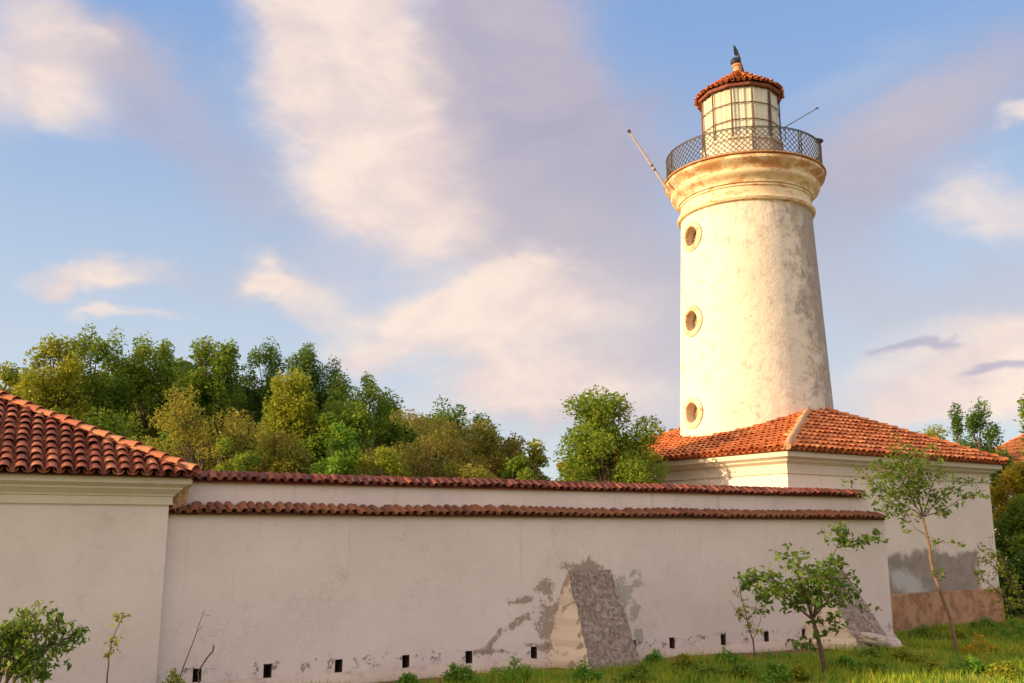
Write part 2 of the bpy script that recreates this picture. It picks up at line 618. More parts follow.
def brick_mat():
    m, k, b = new_mat('brick')
    o = ocoord(k)
    X, Y, Z = xyz(k, o)
    cv = k.add('ShaderNodeCombineXYZ')
    k.put(cv.inputs[0], k.m('ADD', X, Y))
    k.put(cv.inputs[1], Z)
    br = k.add('ShaderNodeTexBrick')
    k.put(br.inputs[0], cv.outputs[0])
    br.inputs['Color1'].default_value = (.46, .17, .08, 1)
    br.inputs['Color2'].default_value = (.24, .10, .055, 1)
    br.inputs['Mortar'].default_value = (.34, .25, .18, 1)
    br.inputs['Scale'].default_value = 1
    br.inputs['Mortar Size'].default_value = .008
    br.inputs['Brick Width'].default_value = .26
    br.inputs['Row Height'].default_value = .085
    n = k.noise(o, 1.7, 7, .65, .3)
    col = k.mix(k.ss(n, .34, .54, .25, .95), br.outputs[0], (.50, .30, .17))
    n3 = k.noise(k.vscale(o, (1, 1, 1), (3, 3, 3)), 2.6, 7, .65, .3)
    col = k.mix(k.ss(n3, .48, .62, 0, .6), col, (.20, .105, .06))
    k.put(b.inputs['Base Color'], col)
    bump(k, b, k.m('ADD', k.m('MULTIPLY', br.outputs[1], -.6), k.noise(o, 12, 6, .7)), .8, .02)
    return m


def concrete_mat():
    m, k, b = new_mat('buttress_render')
    o = ocoord(k)
    n = k.noise(o, 11, 10, .85, .2)
    col = k.mix(k.ss(n, .43, .60), (.20, .155, .125), (.54, .45, .385))
    n2 = k.noise(k.vscale(o, (1, 1, 1), (6, 2, 1)), 2.2, 7, .7, .4)
    col = k.mix(k.ss(n2, .60, .66, 0, .9), col, (.55, .49, .44))
    sp_ = k.noise(k.vscale(o, (1, 1, 1), (1, 8, 1)), 26, 4, .6)
    col = k.mix(k.ss(sp_, .62, .68, 0, .6), col, (.50, .43, .37))
    col = k.mix(k.ss(k.noise(o, 1.6, 5, .6), .45, .6, 0, .3), col, (.24, .165, .12))
    k.put(b.inputs['Base Color'], col)
    bump(k, b, k.m('ADD', n, k.m('MULTIPLY', k.noise(o, 30, 6, .7), .5)), 1.0, .05)
    return m


def cheek_mat():
    m, k, b = new_mat('buttress_cheek')
    o = ocoord(k)
    n = k.noise(o, 2.6, 8, .68, .4)
    col = k.mix(k.ss(n, .54, .58), (.66, .555, .43), (.36, .275, .20))  # pale tone warmed to paint sunlight on the cheek
    k.put(b.inputs['Base Color'], col)
    bump(k, b, k.noise(o, 14, 6, .7), .7, .03)
    return m


M = {}
M['wall'] = plaster_wall()
M['plain'] = plaster_plain('annex_plaster', (.64, .565, .53), (.70, .62, .58))
M['cornw'] = plaster_plain('moulding_plaster', (.58, .51, .42), (.64, .565, .47), (.36, .30, .24), .4)
M['footing'] = plaster_plain('footing_plaster', (.50, .41, .345), (.58, .48, .41), (.28, .19, .14), .85, .9)
M['house'] = plaster_house()
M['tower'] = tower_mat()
M['corn'] = cornice_mat()
M['tile_near'] = tile_mat('roof_tile_red', [(.16, .05, .03), (.28, .075, .04), (.38, .12, .058), (.22, .062, .034), (.48, .19, .095)], .4)
M['tile_far'] = tile_mat('roof_tile_orange', [(.34, .10, .04), (.55, .16, .05), (.64, .22, .075), (.45, .125, .04), (.74, .32, .13)], .22)
M['tile_cap'] = tile_mat('coping_tile', [(.09, .035, .028), (.17, .05, .035), (.26, .075, .045), (.12, .04, .03), (.30, .11, .065)], .5)
M['tile_moss'] = tile_mat('coping_tile_mossy', [(.15, .06, .035), (.24, .095, .045), (.31, .12, .06), (.18, .075, .04), (.28, .12, .055)], .7)
M['hip'] = tile_mat('hip_tile', [(.38, .12, .055), (.50, .18, .08), (.58, .25, .12), (.44, .15, .065)], .4)
M['hip_mortar'] = simple('hip_mortar', (.40, .24, .13), (.54, .35, .20), 5)
M['under'] = simple('roof_batten', (.12, .05, .03), (.2, .08, .04), 5)
M['under_far'] = simple('roof_bed_orange', (.36, .11, .035), (.48, .16, .05), 5)
M['brick'] = brick_mat()
M['concrete'] = concrete_mat()
M['cheek'] = cheek_mat()
M['dark'] = simple('hole_lining', (.06, .038, .028), (.15, .09, .065), 9)  # brown lining of the drain holes
M['iron'] = simple('railing_iron', (.075, .07, .06), (.15, .13, .105), 20, .6, .2)
M['rust'] = simple('rusty_iron', (.12, .06, .04), (.2, .10, .06), 20, .7, .2)
M['pole'] = simple('painted_pole', (.45, .42, .40), (.58, .55, .52), 8, .5)
M['black'] = simple('black_paint', (.015, .015, .017), (.03, .03, .032), 10, .5)
M['terracotta'] = simple('terracotta', (.42, .22, .11), (.55, .31, .17), 7)
M['curtain'] = simple('curtain_cloth', (.62, .60, .48), (.72, .70, .57), 3)
M['bark'] = simple('bark', (.09, .06, .042), (.17, .12, .085), 9, .9, 0, .8)
M['bark_red'] = simple('young_bark', (.15, .09, .06), (.22, .14, .095), 9, .8)
M['rock'] = simple('limewashed_rubble', (.36, .29, .25), (.66, .56, .49), 3.0, .9, 0, .9)
M['l_green'] = leaf_mat('leaf_green', (.09, .21, .022), (.19, .29, .028), (.31, .36, .04))
M['l_dark'] = leaf_mat('leaf_dark', (.04, .125, .022), (.075, .17, .028), (.12, .20, .03), .35)
M['l_yellow'] = leaf_mat('leaf_yellow', (.32, .34, .03), (.22, .30, .03), (.44, .38, .035))
M['l_olive'] = leaf_mat('leaf_olive', (.32, .24, .04), (.22, .25, .035), (.42, .29, .05))
M['l_brown'] = leaf_mat('leaf_bronze', (.23, .17, .05), (.15, .18, .04), (.33, .22, .05))
M['l_gold'] = leaf_mat('leaf_gold', (.58, .36, .02), (.36, .34, .03), (.66, .42, .03))  # gold leaf, brightened to paint in sunlight missing at the house corner
M['l_fresh'] = leaf_mat('leaf_fresh', (.09, .27, .025), (.16, .34, .03), (.26, .42, .04))
M['l_sap'] = leaf_mat('leaf_sapling', (.05, .13, .018), (.10, .18, .022), (.19, .26, .035))
M['grass'] = leaf_mat('grass_blade', (.06, .26, .02), (.34, .44, .03), (.48, .42, .05), .4)


def glass_mat():
    m = bpy.data.materials.new('lantern_glass')
    m.use_nodes = True
    k = NT(m.node_tree)
    out = k.add('ShaderNodeOutputMaterial')
    t = k.add('ShaderNodeBsdfTransparent')
    t.inputs[0].default_value = (.95, .95, .90, 1)
    g = k.add('ShaderNodeBsdfGlossy')
    g.inputs['Roughness'].default_value = .08
    mx = k.add('ShaderNodeMixShader')
    mx.inputs[0].default_value = .10
    k.t.links.new(t.outputs[0], mx.inputs[1])
    k.t.links.new(g.outputs[0], mx.inputs[2])
    k.t.links.new(mx.outputs[0], out.inputs[0])
    return m


def pane_mat():
    m, k, b = new_mat('window_glass')
    b.inputs['Base Color'].default_value = (.34, .20, .08, 1)
    b.inputs['Roughness'].default_value = .2
    b.inputs['Specular IOR Level'].default_value = .6
    return m


M['glass'] = glass_mat()
M['pane'] = pane_mat()


def ground_mat():
    m, k, b = new_mat('meadow_soil')
    o = ocoord(k)
    n = k.noise(o, .35, 6, .6)
    n2 = k.noise(o, 2.5, 7, .7)
    col = k.mix(k.ss(n, .35, .65), (.14, .22, .03), (.34, .28, .06))
    col = k.mix(k.ss(n2, .5, .7, 0, .7), col, (.17, .10, .045))
    X, Y, Z = xyz(k, o)
    ly = k.m('ADD', k.m('MULTIPLY', k.m('ADD', X, 5.54), -math.sin(R(28))), k.m('MULTIPLY', k.m('SUBTRACT', Y, 17.46), math.cos(R(28))))
    strip = k.ss(k.m('ADD', ly, k.m('MULTIPLY', n2, .8)), -.9, -.3)
    col = k.mix(strip, col, (.20, .115, .05))
    k.put(b.inputs['Base Color'], col)
    b.inputs['Roughness'].default_value = 1
    bump(k, b, k.noise(o, 5, 7, .7), 1.0, .08)
    return m


M['ground'] = ground_mat()

# ------------------------------------------------------------------ frames of the site
W0 = Vector((-5.54, 17.46, 0))
WRZ = R(28)
HA = Vector((7.56, 25.80, 0))
HRZ = R(33)
HL = 9.8
T = Vector((8.56, 32.6, 0))


def frame(origin, rz):
    return Matrix.Translation(origin) @ Matrix.Rotation(rz, 4, 'Z')


MW, MH = frame(W0, WRZ), frame(HA, HRZ)

# ------------------------------------------------------------------ ground
g = MB()
N = 60
xs = np.concatenate([np.linspace(-900, -40, 8), np.linspace(-30, 45, 61), np.linspace(60, 900, 8)])
ys = np.concatenate([np.linspace(-600, -20, 6), np.linspace(-10, 60, 57), np.linspace(80, 1500, 10)])


def gz(x, y):
    return .035 * math.sin(x * .9 + 1) * math.cos(y * .7) + .02 * math.sin(x * 2.3 + y * 1.7) - .03


for y in ys:
    for x in xs:
        near = -35 < x < 50 and -12 < y < 62
        g.v.append((x, y, gz(x, y) if near else -.03))
for j in range(len(ys) - 1):
    for i in range(len(xs) - 1):
        a = j * len(xs) + i
        g.f.append((a, a + 1, a + 1 + len(xs), a + len(xs)))
        g.mi.append(0)
tag(g.build('ground', M['ground'], smooth=True), kind='structure')

# ------------------------------------------------------------------ tiles


def arc_tile(mb, P, ex, up, nz, x, s0, s1, r0, r1, h0, h1, seg=7, th=.014, inv=False, jit=0):
    """one barrel tile: axis runs up the slope from s0 to s1; (x) across; h = lift off the slope"""
    rows = []
    for (s_, r_, h_) in ((s0, r0, h0), (s1, r1, h1)):
        row = []
        for i in range(seg + 1):
            a = math.pi * i / seg
            row.append(P + ex * (x + jit * (s_ - s0) - r_ * math.cos(a)) + up * s_ + nz * (h_ + (-1 if inv else 1) * r_ * .82 * math.sin(a)))
        rows.append(row)
    vs = rows[0] + rows[1]
    n = seg + 1
    fs = [(i, i + 1, n + i + 1, n + i) for i in range(seg)]
    # thickness seen at the lower end
    inner = []
    for i in range(seg + 1):
        a = math.pi * i / seg
        r_ = r0 - th
        inner.append(P + ex * (x - r_ * math.cos(a)) + up * (s0 + .001) + nz * (h0 + (-1 if inv else 1) * r_ * .82 * math.sin(a)))
    b0 = len(vs)
    vs += inner
    fs += [(i, b0 + i, b0 + i + 1, i + 1) for i in range(seg)]
    inner2 = []
    for i in range(seg + 1):
        a = math.pi * i / seg
        r_ = r0 - th
        inner2.append(P + ex * (x - r_ * math.cos(a)) + up * (s0 + (s1 - s0) * .6) + nz * (h0 * .4 + h1 * .6 + (-1 if inv else 1) * r_ * .80 * math.sin(a)))
    b1 = len(vs)
    vs += inner2
    fs += [(b0 + i, b1 + i, b1 + i + 1, b0 + i + 1) for i in range(seg)]
    mb.add(vs, fs)


def tile_slope(mb, a, b_, c, d, pitch=.245, expo=.33, r=.105, rnd=None, seg=7):
    """eave a->b, ridge d->c (d above a); tiles rows clipped to the quad or triangle"""
    rnd = rnd or random
    a, b_, c, d = map(Vector, (a, b_, c, d))
    ex = (b_ - a).normalized()
    nz = ex.cross(d - a if (d - a).length > .1 else c - a).normalized()
    if nz.z < 0:
        nz = -nz
    up = nz.cross(ex).normalized()
    if up.z < 0:
        up = -up
    P2 = lambda q: ((q - a).dot(ex), (q - a).dot(up))
    poly = [P2(a), P2(b_), P2(c), P2(d)]
    L = poly[1][0]
    top = max(poly[2][1], poly[3][1])

    def xr(s_):
        t = min(max(s_ / top, 0), 1)
        return poly[3][0] * t, L + (poly[2][0] - L) * t
    ncol = int(L / pitch)
    for i in range(ncol + 1):
        x = pitch * (i + .5) + (L - ncol * pitch) / 2 - pitch * .5
        s_ = -.05
        j = 0
        while s_ < top - .12:
            lo, hi = xr(s_ + .1)
            if lo + .02 < x < hi - .02:
                jj = rnd.uniform(-.016, .016)
                dz = rnd.uniform(0, .022)
                ds = rnd.uniform(-.03, .03)
                arc_tile(mb, a, ex, up, nz, x + jj, s_ + ds, s_ + ds + expo + .08, r, r * .82, .075 + dz, .04, seg, jit=rnd.uniform(-.03, .03))
            lo2, hi2 = xr(s_ + .1)
            xp = x + pitch / 2
            if lo2 + .04 < xp < hi2 - .04:
                arc_tile(mb, a, ex, up, nz, xp, s_ + .02, s_ + expo + .1, r * .95, r * .8, .095, .075, 4, inv=True)
            s_ += expo
            j += 1


def hip_caps(mb, p0, p1, r=.13, step=.34):
    p0, p1 = Vector(p0), Vector(p1)
    up = (p1 - p0)
    L = up.length
    up.normalize()
    ex = up.cross(Vector((0, 0, 1))).normalized()
    nz = ex.cross(up).normalized()
    if nz.z < 0:
        nz = -nz
    s_ = 0
    while s_ < L:
        arc_tile(mb, p0, ex, up, nz, random.uniform(-.02, .02), s_ + random.uniform(-.03, .02), min(s_ + step + .08, L + .1), r * random.uniform(.92, 1.05), r * .8, .07 + random.uniform(0, .025), .04, 8, .018)
        s_ += step


# ------------------------------------------------------------------ garden wall
wall = thing('boundary_wall', 'long whitewashed plaster wall in two steps with tile coping, sloping buttresses and drain holes', 'wall', W0, WRZ)
X0, X1 = -.86, 17.74
slots = [-.07, 1.18, 2.53, 3.9, 5.28, 6.8, 9.35, 10.44, 11.95, 13.3, 14.55]
SW, SZ0, SZ1 = .075, .155, .40
b = MB()
# front skin with real openings, then solid core behind
xsl = [X0]
for s_ in slots:
    xsl += [s_ - SW, s_ + SW]
xsl.append(X1)
for i in range(len(xsl) - 1):
    xa, xb = xsl[i], xsl[i + 1]
    if i % 2 == 0:
        b.face([(xa, 0, -.3), (xb, 0, -.3), (xb, 0, 3.14), (xa, 0, 3.14)])
    else:
        b.face([(xa, 0, -.3), (xb, 0, -.3), (xb, 0, SZ0), (xa, 0, SZ0)])
        b.face([(xa, 0, SZ1), (xb, 0, SZ1), (xb, 0, 3.14), (xa, 0, 3.14)])
b.face([(X1, 0, -.3), (X1, .6, -.3), (X1, .6, 3.14), (X1, 0, 3.14)])
b.face([(X1, .6, -.3), (X0, .6, -.3), (X0, .6, 3.14), (X1, .6, 3.14)])
b.face([(X0, .6, -.3), (X0, 0, -.3), (X0, 0, 3.14), (X0, .6, 3.14)])
b.face([(X0, 0, 3.14), (X1, 0, 3.14), (X1, .6, 3.14), (X0, .6, 3.14)])
b.build('lower_wall', M['wall'], wall)
b = MB()
b.box(X0, 17.5, .30, .60, 3.142, 3.74)
uw = b.build('upper_wall', M['wall'], wall)
bm = bmesh.new()
bmesh.ops.create_cube(bm, size=1)
bmesh.ops.subdivide_edges(bm, edges=bm.edges, cuts=5, use_grid_fill=True)
rr = random.Random(2)
for v in bm.verts:
    c = v.co.copy()
    v.co = Vector((-.62 + c.x * (.34 + .22 * c.z), .12 + c.y * .42, 3.46 + c.z * .50)) + Vector((rr.uniform(-.03, .03), rr.uniform(-.03, .03), rr.uniform(-.02, .02)))
me = bpy.data.meshes.new('brick_stub')
bm.to_mesh(me)
bm.free()
tag(link('brick_stub', me, M['brick'], wall), 'broken brick stub between the annex cornice and the wall')
b = MB()
nf = 150
rr = random.Random(9)
rows = []
for i in range(nf + 1):
    x = X0 + (X1 - X0) * i / nf
    w1, w2 = rr.uniform(-.022, .022), rr.uniform(-.025, .025)
    rows.append([(x, -.003, .165 + w1), (x, -.03, .135 + w1 * .7), (x, -.12 + w2, .06 + w2 * .5), (x, -.17 + w2, -.02), (x, -.18, -.3)])
for i in range(nf + 1):
    b.v += rows[i]
for i in range(nf):
    for q in range(4):
        a_ = i * 5 + q
        b.f.append((a_, a_ + 1, a_ + 6, a_ + 5))
        b.mi.append(0)
b.build('footing', M['footing'], wall, smooth=True)
for s_ in slots:
    b = MB()
    # lined recess, open to the front
    x0, x1, y0, y1, z0, z1 = s_ - SW, s_ + SW, .0, .42, SZ0, SZ1
    b.face([(x0, y0, z0), (x0, y1, z0), (x0, y1, z1), (x0, y0, z1)])
    b.face([(x1, y0, z0), (x1, y0, z1), (x1, y1, z1), (x1, y1, z0)])
    b.face([(x0, y0, z0), (x1, y0, z0), (x1, y1, z0), (x0, y1, z0)])
    b.face([(x0, y0, z1), (x0, y1, z1), (x1, y1, z1), (x1, y0, z1)])
    b.face([(x0, y1, z0), (x1, y1, z0), (x1, y1, z1), (x0, y1, z1)])
    b.build('drain_hole', M['dark'], wall)


def coping(name, x0, x1, y_e, y_t, z_e, z_t, mat, back=None):
    b = MB()
    P = Vector((0, y_e, z_e))
    up = (Vector((0, y_t, z_t)) - P)
    L = up.length
    up.normalize()
    ex = Vector((1, 0, 0))
    nz = ex.cross(up)
    x = x0 + .1
    while x < x1:
        dz = .012 * math.sin(x * 1.3) + random.uniform(-.008, .01)
        arc_tile(b, P + Vector((0, 0, dz)), ex, up, nz, x + random.uniform(-.02, .02), random.uniform(-.045, .03), L, random.uniform(.068, .082), .064, .015 + random.uniform(-.008, .012), .01, 7, .016, jit=random.uniform(-.16, .16))
        arc_tile(b, P + Vector((0, 0, dz)), ex, up, nz, x + .09, .02, L, .066, .062, .04, .035, 4, inv=True)
        if back:
            P2 = Vector((0, back[0], back[1]))
            up2 = (Vector((0, y_t, z_t)) - P2)
            L2 = up2.length
            up2.normalize()
            arc_tile(b, P2, ex, up2, up2.cross(ex), x, 0, L2, .088, .075, .015, .01, 5)
        x += .18
    # mortar bed under the tiles
    if back:
        b.add([(x0, y_e + .05, z_e - .045), (x1, y_e + .05, z_e - .045), (x1, y_t, z_t - .03), (x0, y_t, z_t - .03), (x0, back[0] - .05, z_e - .045), (x1, back[0] - .05, z_e - .045)],
              [(0, 1, 2, 3), (3, 2, 5, 4), (4, 5, 1, 0), (0, 3, 4), (1, 5, 2)])
        xx = x0
        while xx < x1:
            arc_tile(b, Vector((xx, y_t, z_t)), Vector((0, 1, 0)), Vector((1, 0, 0)), Vector((0, 0, 1)), 0, 0, .42, .1, .085, -.02 + random.uniform(-.005, .01), -.035, 7)
            xx += .35
    else:
        b.add([(x0, y_e + .05, z_e - .05), (x1, y_e + .05, z_e - .05), (x1, y_t, z_t - .02), (x0, y_t, z_t - .02), (x0, y_t, z_e - .05), (x1, y_t, z_e - .05)],
              [(0, 1, 2, 3), (0, 4, 5, 1), (0, 3, 4), (1, 5, 2)])
    return b.build(name, mat, wall)


tag(coping('tile_coping', -.80, 17.72, -.16, .298, 3.14, 3.29, M['tile_moss']), 'moss-darkened tile ledge between lower and upper wall')
tag(coping('tile_coping', -.40, 17.25, .16, .45, 3.735, 3.87, M['tile_cap'], back=(.74, 3.735)), 'dark red tiles capping the top of the wall')


def buttress(x0, x1, zt, out, label):
    """tapering wedge against the wall: rough sloping face, limewashed cheeks with sunlight tinted into their colour"""
    b = MB()
    n = 14
    rowsL, rowsR = [], []
    for i in range(n + 1):
        t = i / n
        z = zt * (1 - t) - .02
        y = -.02 - out * t
        j = random.uniform(-.03, .03)
        rowsL.append((x0 + .06 * (1 - t) + j, y + random.uniform(-.01, .01), z))
        rowsR.append((x1 - .10 * (1 - t) ** 2 + random.uniform(-.035, .035), y + random.uniform(-.01, .01), z))
    m = 8
    grid = []
    for i in range(n + 1):
        l, r_ = Vector(rowsL[i]), Vector(rowsR[i])
        grid.append([l.lerp(r_, q / m) + Vector((0, random.uniform(-.03, .03) if 0 < q < m else random.uniform(0, .03), 0)) for q in range(m + 1)])
    vs = [p for row in grid for p in row]
    fs = [(i * (m + 1) + q, (i + 1) * (m + 1) + q, (i + 1) * (m + 1) + q + 1, i * (m + 1) + q + 1) for i in range(n) for q in range(m)]
    b.add(vs, fs)
    fr = b.build('buttress', M['concrete'], wall, smooth=True)
    tag(fr, label)
    c = MB()
    for rows, flip in ((rowsL, False), (rowsR, True)):
        for i in range(n):
            p, q = rows[i], rows[i + 1]
            bt = (lambda w_: (w_[0] - (0 if flip else .55 * (1 - w_[2] / zt)), -.004, w_[2]))
            f = [p, bt(p), bt(q), q]
            c.face(f if flip else list(reversed(f)))
    for v_ in range(len(c.v)):
        pass
    c.build('sun_tinted_cheek', M['cheek'], fr)


buttress(7.58, 8.86, 1.97, 1.0, 'grey rough sloping buttress in the middle of the wall with peeling plaster around')
buttress(15.0, 16.15, 1.85, 1.35, 'grey sloping buttress near the right end of the wall behind the bushy sapling')

# fallen rubble at the foot of the second buttress
rub = thing('rubble_slab', 'pale limewashed lump of fallen masonry at the foot of the right buttress', 'rubble', MW @ Vector((15.75, -1.25, 0)), WRZ)
bm = bmesh.new()
bmesh.ops.create_icosphere(bm, subdivisions=4, radius=1)
rr = random.Random(3)
from mathutils import noise as mn
for v in bm.verts:
    p = v.co.copy()
    k_ = (1 + .10 * mn.noise(p * 1.5) + .06 * mn.noise(p * 5)) / (abs(p.x) ** 4 + abs(p.y) ** 4 + abs(p.z) ** 4) ** .25
    # flatten into a tilted slab with broken faces
    v.co = Vector((p.x * .58 * k_, p.y * .34 * k_, max(-.02, (p.z * .15 * k_ + .17 - .14 * p.x))))
me = bpy.data.meshes.new('rubble')
bm.to_mesh(me)
bm.free()
link('masonry_lump', me, M['rock'], rub)

# ------------------------------------------------------------------ annex on the left
annex = thing('annex_building', 'plain whitewashed building with moulded cornice and red barrel-tile hip roof at the left edge', 'building', W0, WRZ)
AX0, AX1, AY0, AY1 = -9.2, -.78, -.2, 6.2
b = MB()
b.box(AX0, AX1, AY0, AY1, -.3, 3.72)
b.build('wall', M['plain'], annex)
b = MB()
prof = [(-.02, 3.26), (.05, 3.26), (.05, 3.40), (.075, 3.41), (.085, 3.44), (.15, 3.50), (.19, 3.53), (.19, 3.56), (.27, 3.60), (.31, 3.62), (.31, 3.735), (-.02, 3.735)]
b.rect_ring(AX0, AX1, AY0, AY1, prof)
b.build('cornice', M['cornw'], annex)


def hip_roof(parent, x0, x1, y0, y1, ze, r0, r1, zr, mat, hipmat, pitch=.245, expo=.33, r=.105, faces=(0, 1, 2, 3), seg=7, under=None, mortar=()):
    """eave rectangle, ridge r0->r1 (plan points)"""
    A_, B_, C_, D_ = Vector((x0, y0, ze)), Vector((x1, y0, ze)), Vector((x1, y1, ze)), Vector((x0, y1, ze))
    R0, R1 = Vector((*r0, zr)), Vector((*r1, zr))
    along_x = abs(r1[0] - r0[0]) > abs(r1[1] - r0[1])
    if along_x:
        q = [(A_, B_, R1, R0), (B_, C_, R1, R1), (C_, D_, R0, R1), (D_, A_, R0, R0)]
        hips = [(A_, R0), (B_, R1), (C_, R1), (D_, R0), (R0, R1)]
    else:
        q = [(A_, B_, R0, R0), (B_, C_, R1, R0), (C_, D_, R1, R1), (D_, A_, R0, R1)]
        hips = [(A_, R0), (B_, R0), (C_, R1), (D_, R1), (R0, R1)]
    t = MB()
    for i in faces:
        tile_slope(t, *q[i], pitch=pitch, expo=expo, r=r, seg=seg)
    t.cur = 1
    lo = Vector((0, 0, -.02))
    for (a, b2, c, d) in q:
        pts = [a + lo, b2 + lo, c + lo] + ([d + lo] if (c - d).length > .01 else [])
        t.face(pts)
    t.face([p + lo for p in (D_, C_, B_, A_)])
    ro = t.build('roof', [mat, under or M['under']], parent)
    for hi, (a, b2) in enumerate(hips):
        h = MB()
        if hi in mortar:          # bedded in a rough ridge of lime mortar
            pts = [a.lerp(b2, q / 24) + Vector((0, 0, .09 + random.uniform(-.012, .012))) for q in range(25)]
            h.tube(pts, [random.uniform(.095, .12) for _ in pts], 10)
            tag(h.build('hip_cap', M['hip_mortar'], ro, smooth=True), 'pale mortar ridge running up the nearest roof corner')
            continue
        hip_caps(h, a + Vector((0, 0, .05)), b2 + Vector((0, 0, .05)))
        nm = 'ridge_cap' if abs(a.z - b2.z) < .01 else 'hip_cap'
        h.build(nm, hipmat, ro)
    return ro


ov = .42
ZE = 3.74
hy = (AY1 - AY0 + 2 * ov) / 2
hip_roof(annex, AX0 - ov, AX1 + .34, AY0 - ov, AY1 + ov, ZE, (AX0 - ov + hy, (AY0 + AY1) / 2), (AX1 + .34 - hy, (AY0 + AY1) / 2), ZE + hy * .47,
         M['tile_near'], M['hip'], pitch=.229, expo=.305, r=.103)

# ------------------------------------------------------------------ keeper's house
house = thing('keeper_house', 'square single-storey plastered house with orange tile hip roof around the tower foot', 'house', HA, HRZ)
b = MB()
b.box(0, HL, 0, HL, 1.0, 4.88)
b.build('wall', M['house'], house)
b = MB()
# brick base, worn: slightly proud and uneven on top
nseg = 60
b2 = bmesh.new()
prof = [(0, .995), (.045, .97), (.05, .6), (.055, -.3), (0, -.3)]
b.rect_ring(0, HL, 0, HL, [(o_ - .0, z) for o_, z in prof])
b2.free()
b.build('brick_base', M['brick'], house)
b = MB()
prof = [(o_, z + .10) for o_, z in [(-.02, 4.26), (.05, 4.26), (.05, 4.34), (.02, 4.35), (.02, 4.52), (.09, 4.56), (.16, 4.60), (.16, 4.63), (.26, 4.68), (.32, 4.70), (.32, 4.84), (-.02, 4.84)]]
b.rect_ring(0, HL, 0, HL, prof)
b.build('cornice', M['cornw'], house)
ov2 = .42
hip_roof(house, -ov2, HL + ov2, -ov2, HL + ov2, 4.97, (4.75, 2.95), (4.75, 7.0), 6.78, M['tile_far'], M['tile_far'], pitch=.235, expo=.32, r=.112, seg=6, under=M['under_far'], mortar=(0,))

# ------------------------------------------------------------------ lighthouse
lh = thing('lighthouse', 'round tapering whitewashed lighthouse tower with moulded gallery and tiled lantern', 'lighthouse', T, 0)
b = MB()
sh = [(2.76, 3.0)]
for i in range(25):
    t = i / 24
    z = 3.0 + (13.98 - 3.0) * t
    sh.append((2.76 - .43 * t, z + (.001 if i == 0 else 0)))
b.lathe(sh, 128)
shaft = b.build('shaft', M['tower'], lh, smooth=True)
PB = R(247)
pdir = Vector((math.sin(PB), math.cos(PB), 0))
holes = []
for v_, u_ in ((236, 691), (321, 691), (413, 693)):
    z = at(u_, v_, 31.6).z
    r_ = 2.76 - .43 * (z - 3) / 10.98
    holes.append((z, r_))
cut = MB()
for z, r_ in holes:
    cut.tube([pdir * (r_ - .45) + Vector((0, 0, z)), pdir * (r_ + .4) + Vector((0, 0, z))], .36, 32)
cu = cut.build('cutter', None, lh)
md = shaft.modifiers.new('cut', 'BOOLEAN')
md.object = cu
md.operation = 'DIFFERENCE'
md.solver = 'EXACT'
bpy.context.view_layer.update()
dg = bpy.context.evaluated_depsgraph_get()
nm = bpy.data.meshes.new_from_object(shaft.evaluated_get(dg))
shaft.modifiers.clear()
shaft.data = nm
nm.name = 'shaft'
bpy.data.objects.remove(cu)
side = Vector((-pdir.y, pdir.x, 0))
for z, r_ in holes:
    b = MB()
    n = 40
    # raised moulded ring round the opening
    pr = [(.355, -.10), (.355, .065), (.40, .095), (.50, .085), (.55, .055), (.55, -.12)]
    base = len(b.v)
    for (rad, o_) in pr:
        for j in range(n):
            th = 2 * math.pi * j / n
            # follow the cylinder: drop back with the sideways offset
            sd = rad * math.cos(th)
            back = r_ - math.sqrt(max(r_ ** 2 - sd ** 2, 0))
            p = pdir * (r_ + o_ - back) + side * sd + Vector((0, 0, z + rad * math.sin(th)))
            b.v.append(tuple(p))
    for i in range(len(pr) - 1):
        for j in range(n):
            q = i * n
            b.f.append((q + j, q + (j + 1) % n, q + n + (j + 1) % n, q + n + j))
            b.mi.append(0)
    pw = b.build('porthole_surround', M['corn'], lh, smooth=True)
    b = MB()
    b.tube([pdir * (r_ - .32) + Vector((0, 0, z)), pdir * (r_ - .30) + Vector((0, 0, z))], .358, 32)
    b.build('glass_pane', M['pane'], pw)
    b = MB()
    c0 = pdir * (r_ - .28) + Vector((0, 0, z))
    b.tube([c0 - side * .355, c0 + side * .355], .018, 6)
    b.tube([c0 - Vector((0, 0, .355)), c0 + Vector((0, 0, .355))], .018, 6)
    b.build('glazing_bar', M['terracotta'], pw)
# mouldings
b = MB()
b.lathe([(2.20, 13.90), (2.34, 13.90), (2.43, 13.94), (2.47, 14.02), (2.43, 14.10), (2.34, 14.13), (2.32, 14.14), (2.32, 14.46), (2.37, 14.47), (2.37, 14.52), (2.34, 14.525), (2.34, 14.56), (2.41, 14.565), (2.41, 14.62), (2.44, 14.68),
         (2.53, 14.75), (2.63, 14.81), (2.67, 14.89), (2.67, 14.95), (2.58, 14.955), (2.58, 15.01), (2.63, 15.08), (2.72, 15.16), (2.81, 15.21), (2.87, 15.28), (2.87, 15.38), (2.80, 15.385), (2.80, 15.42), (2.2, 15.42)], 128)
b.build('cornice', M['corn'], lh, smooth=True)
b = MB()
b.lathe([(2.2, 15.423), (2.90, 15.423), (2.92, 15.45), (2.90, 15.475), (2.2, 15.475)], 128)
b.build('gallery_deck', M['corn'], lh, smooth=True)
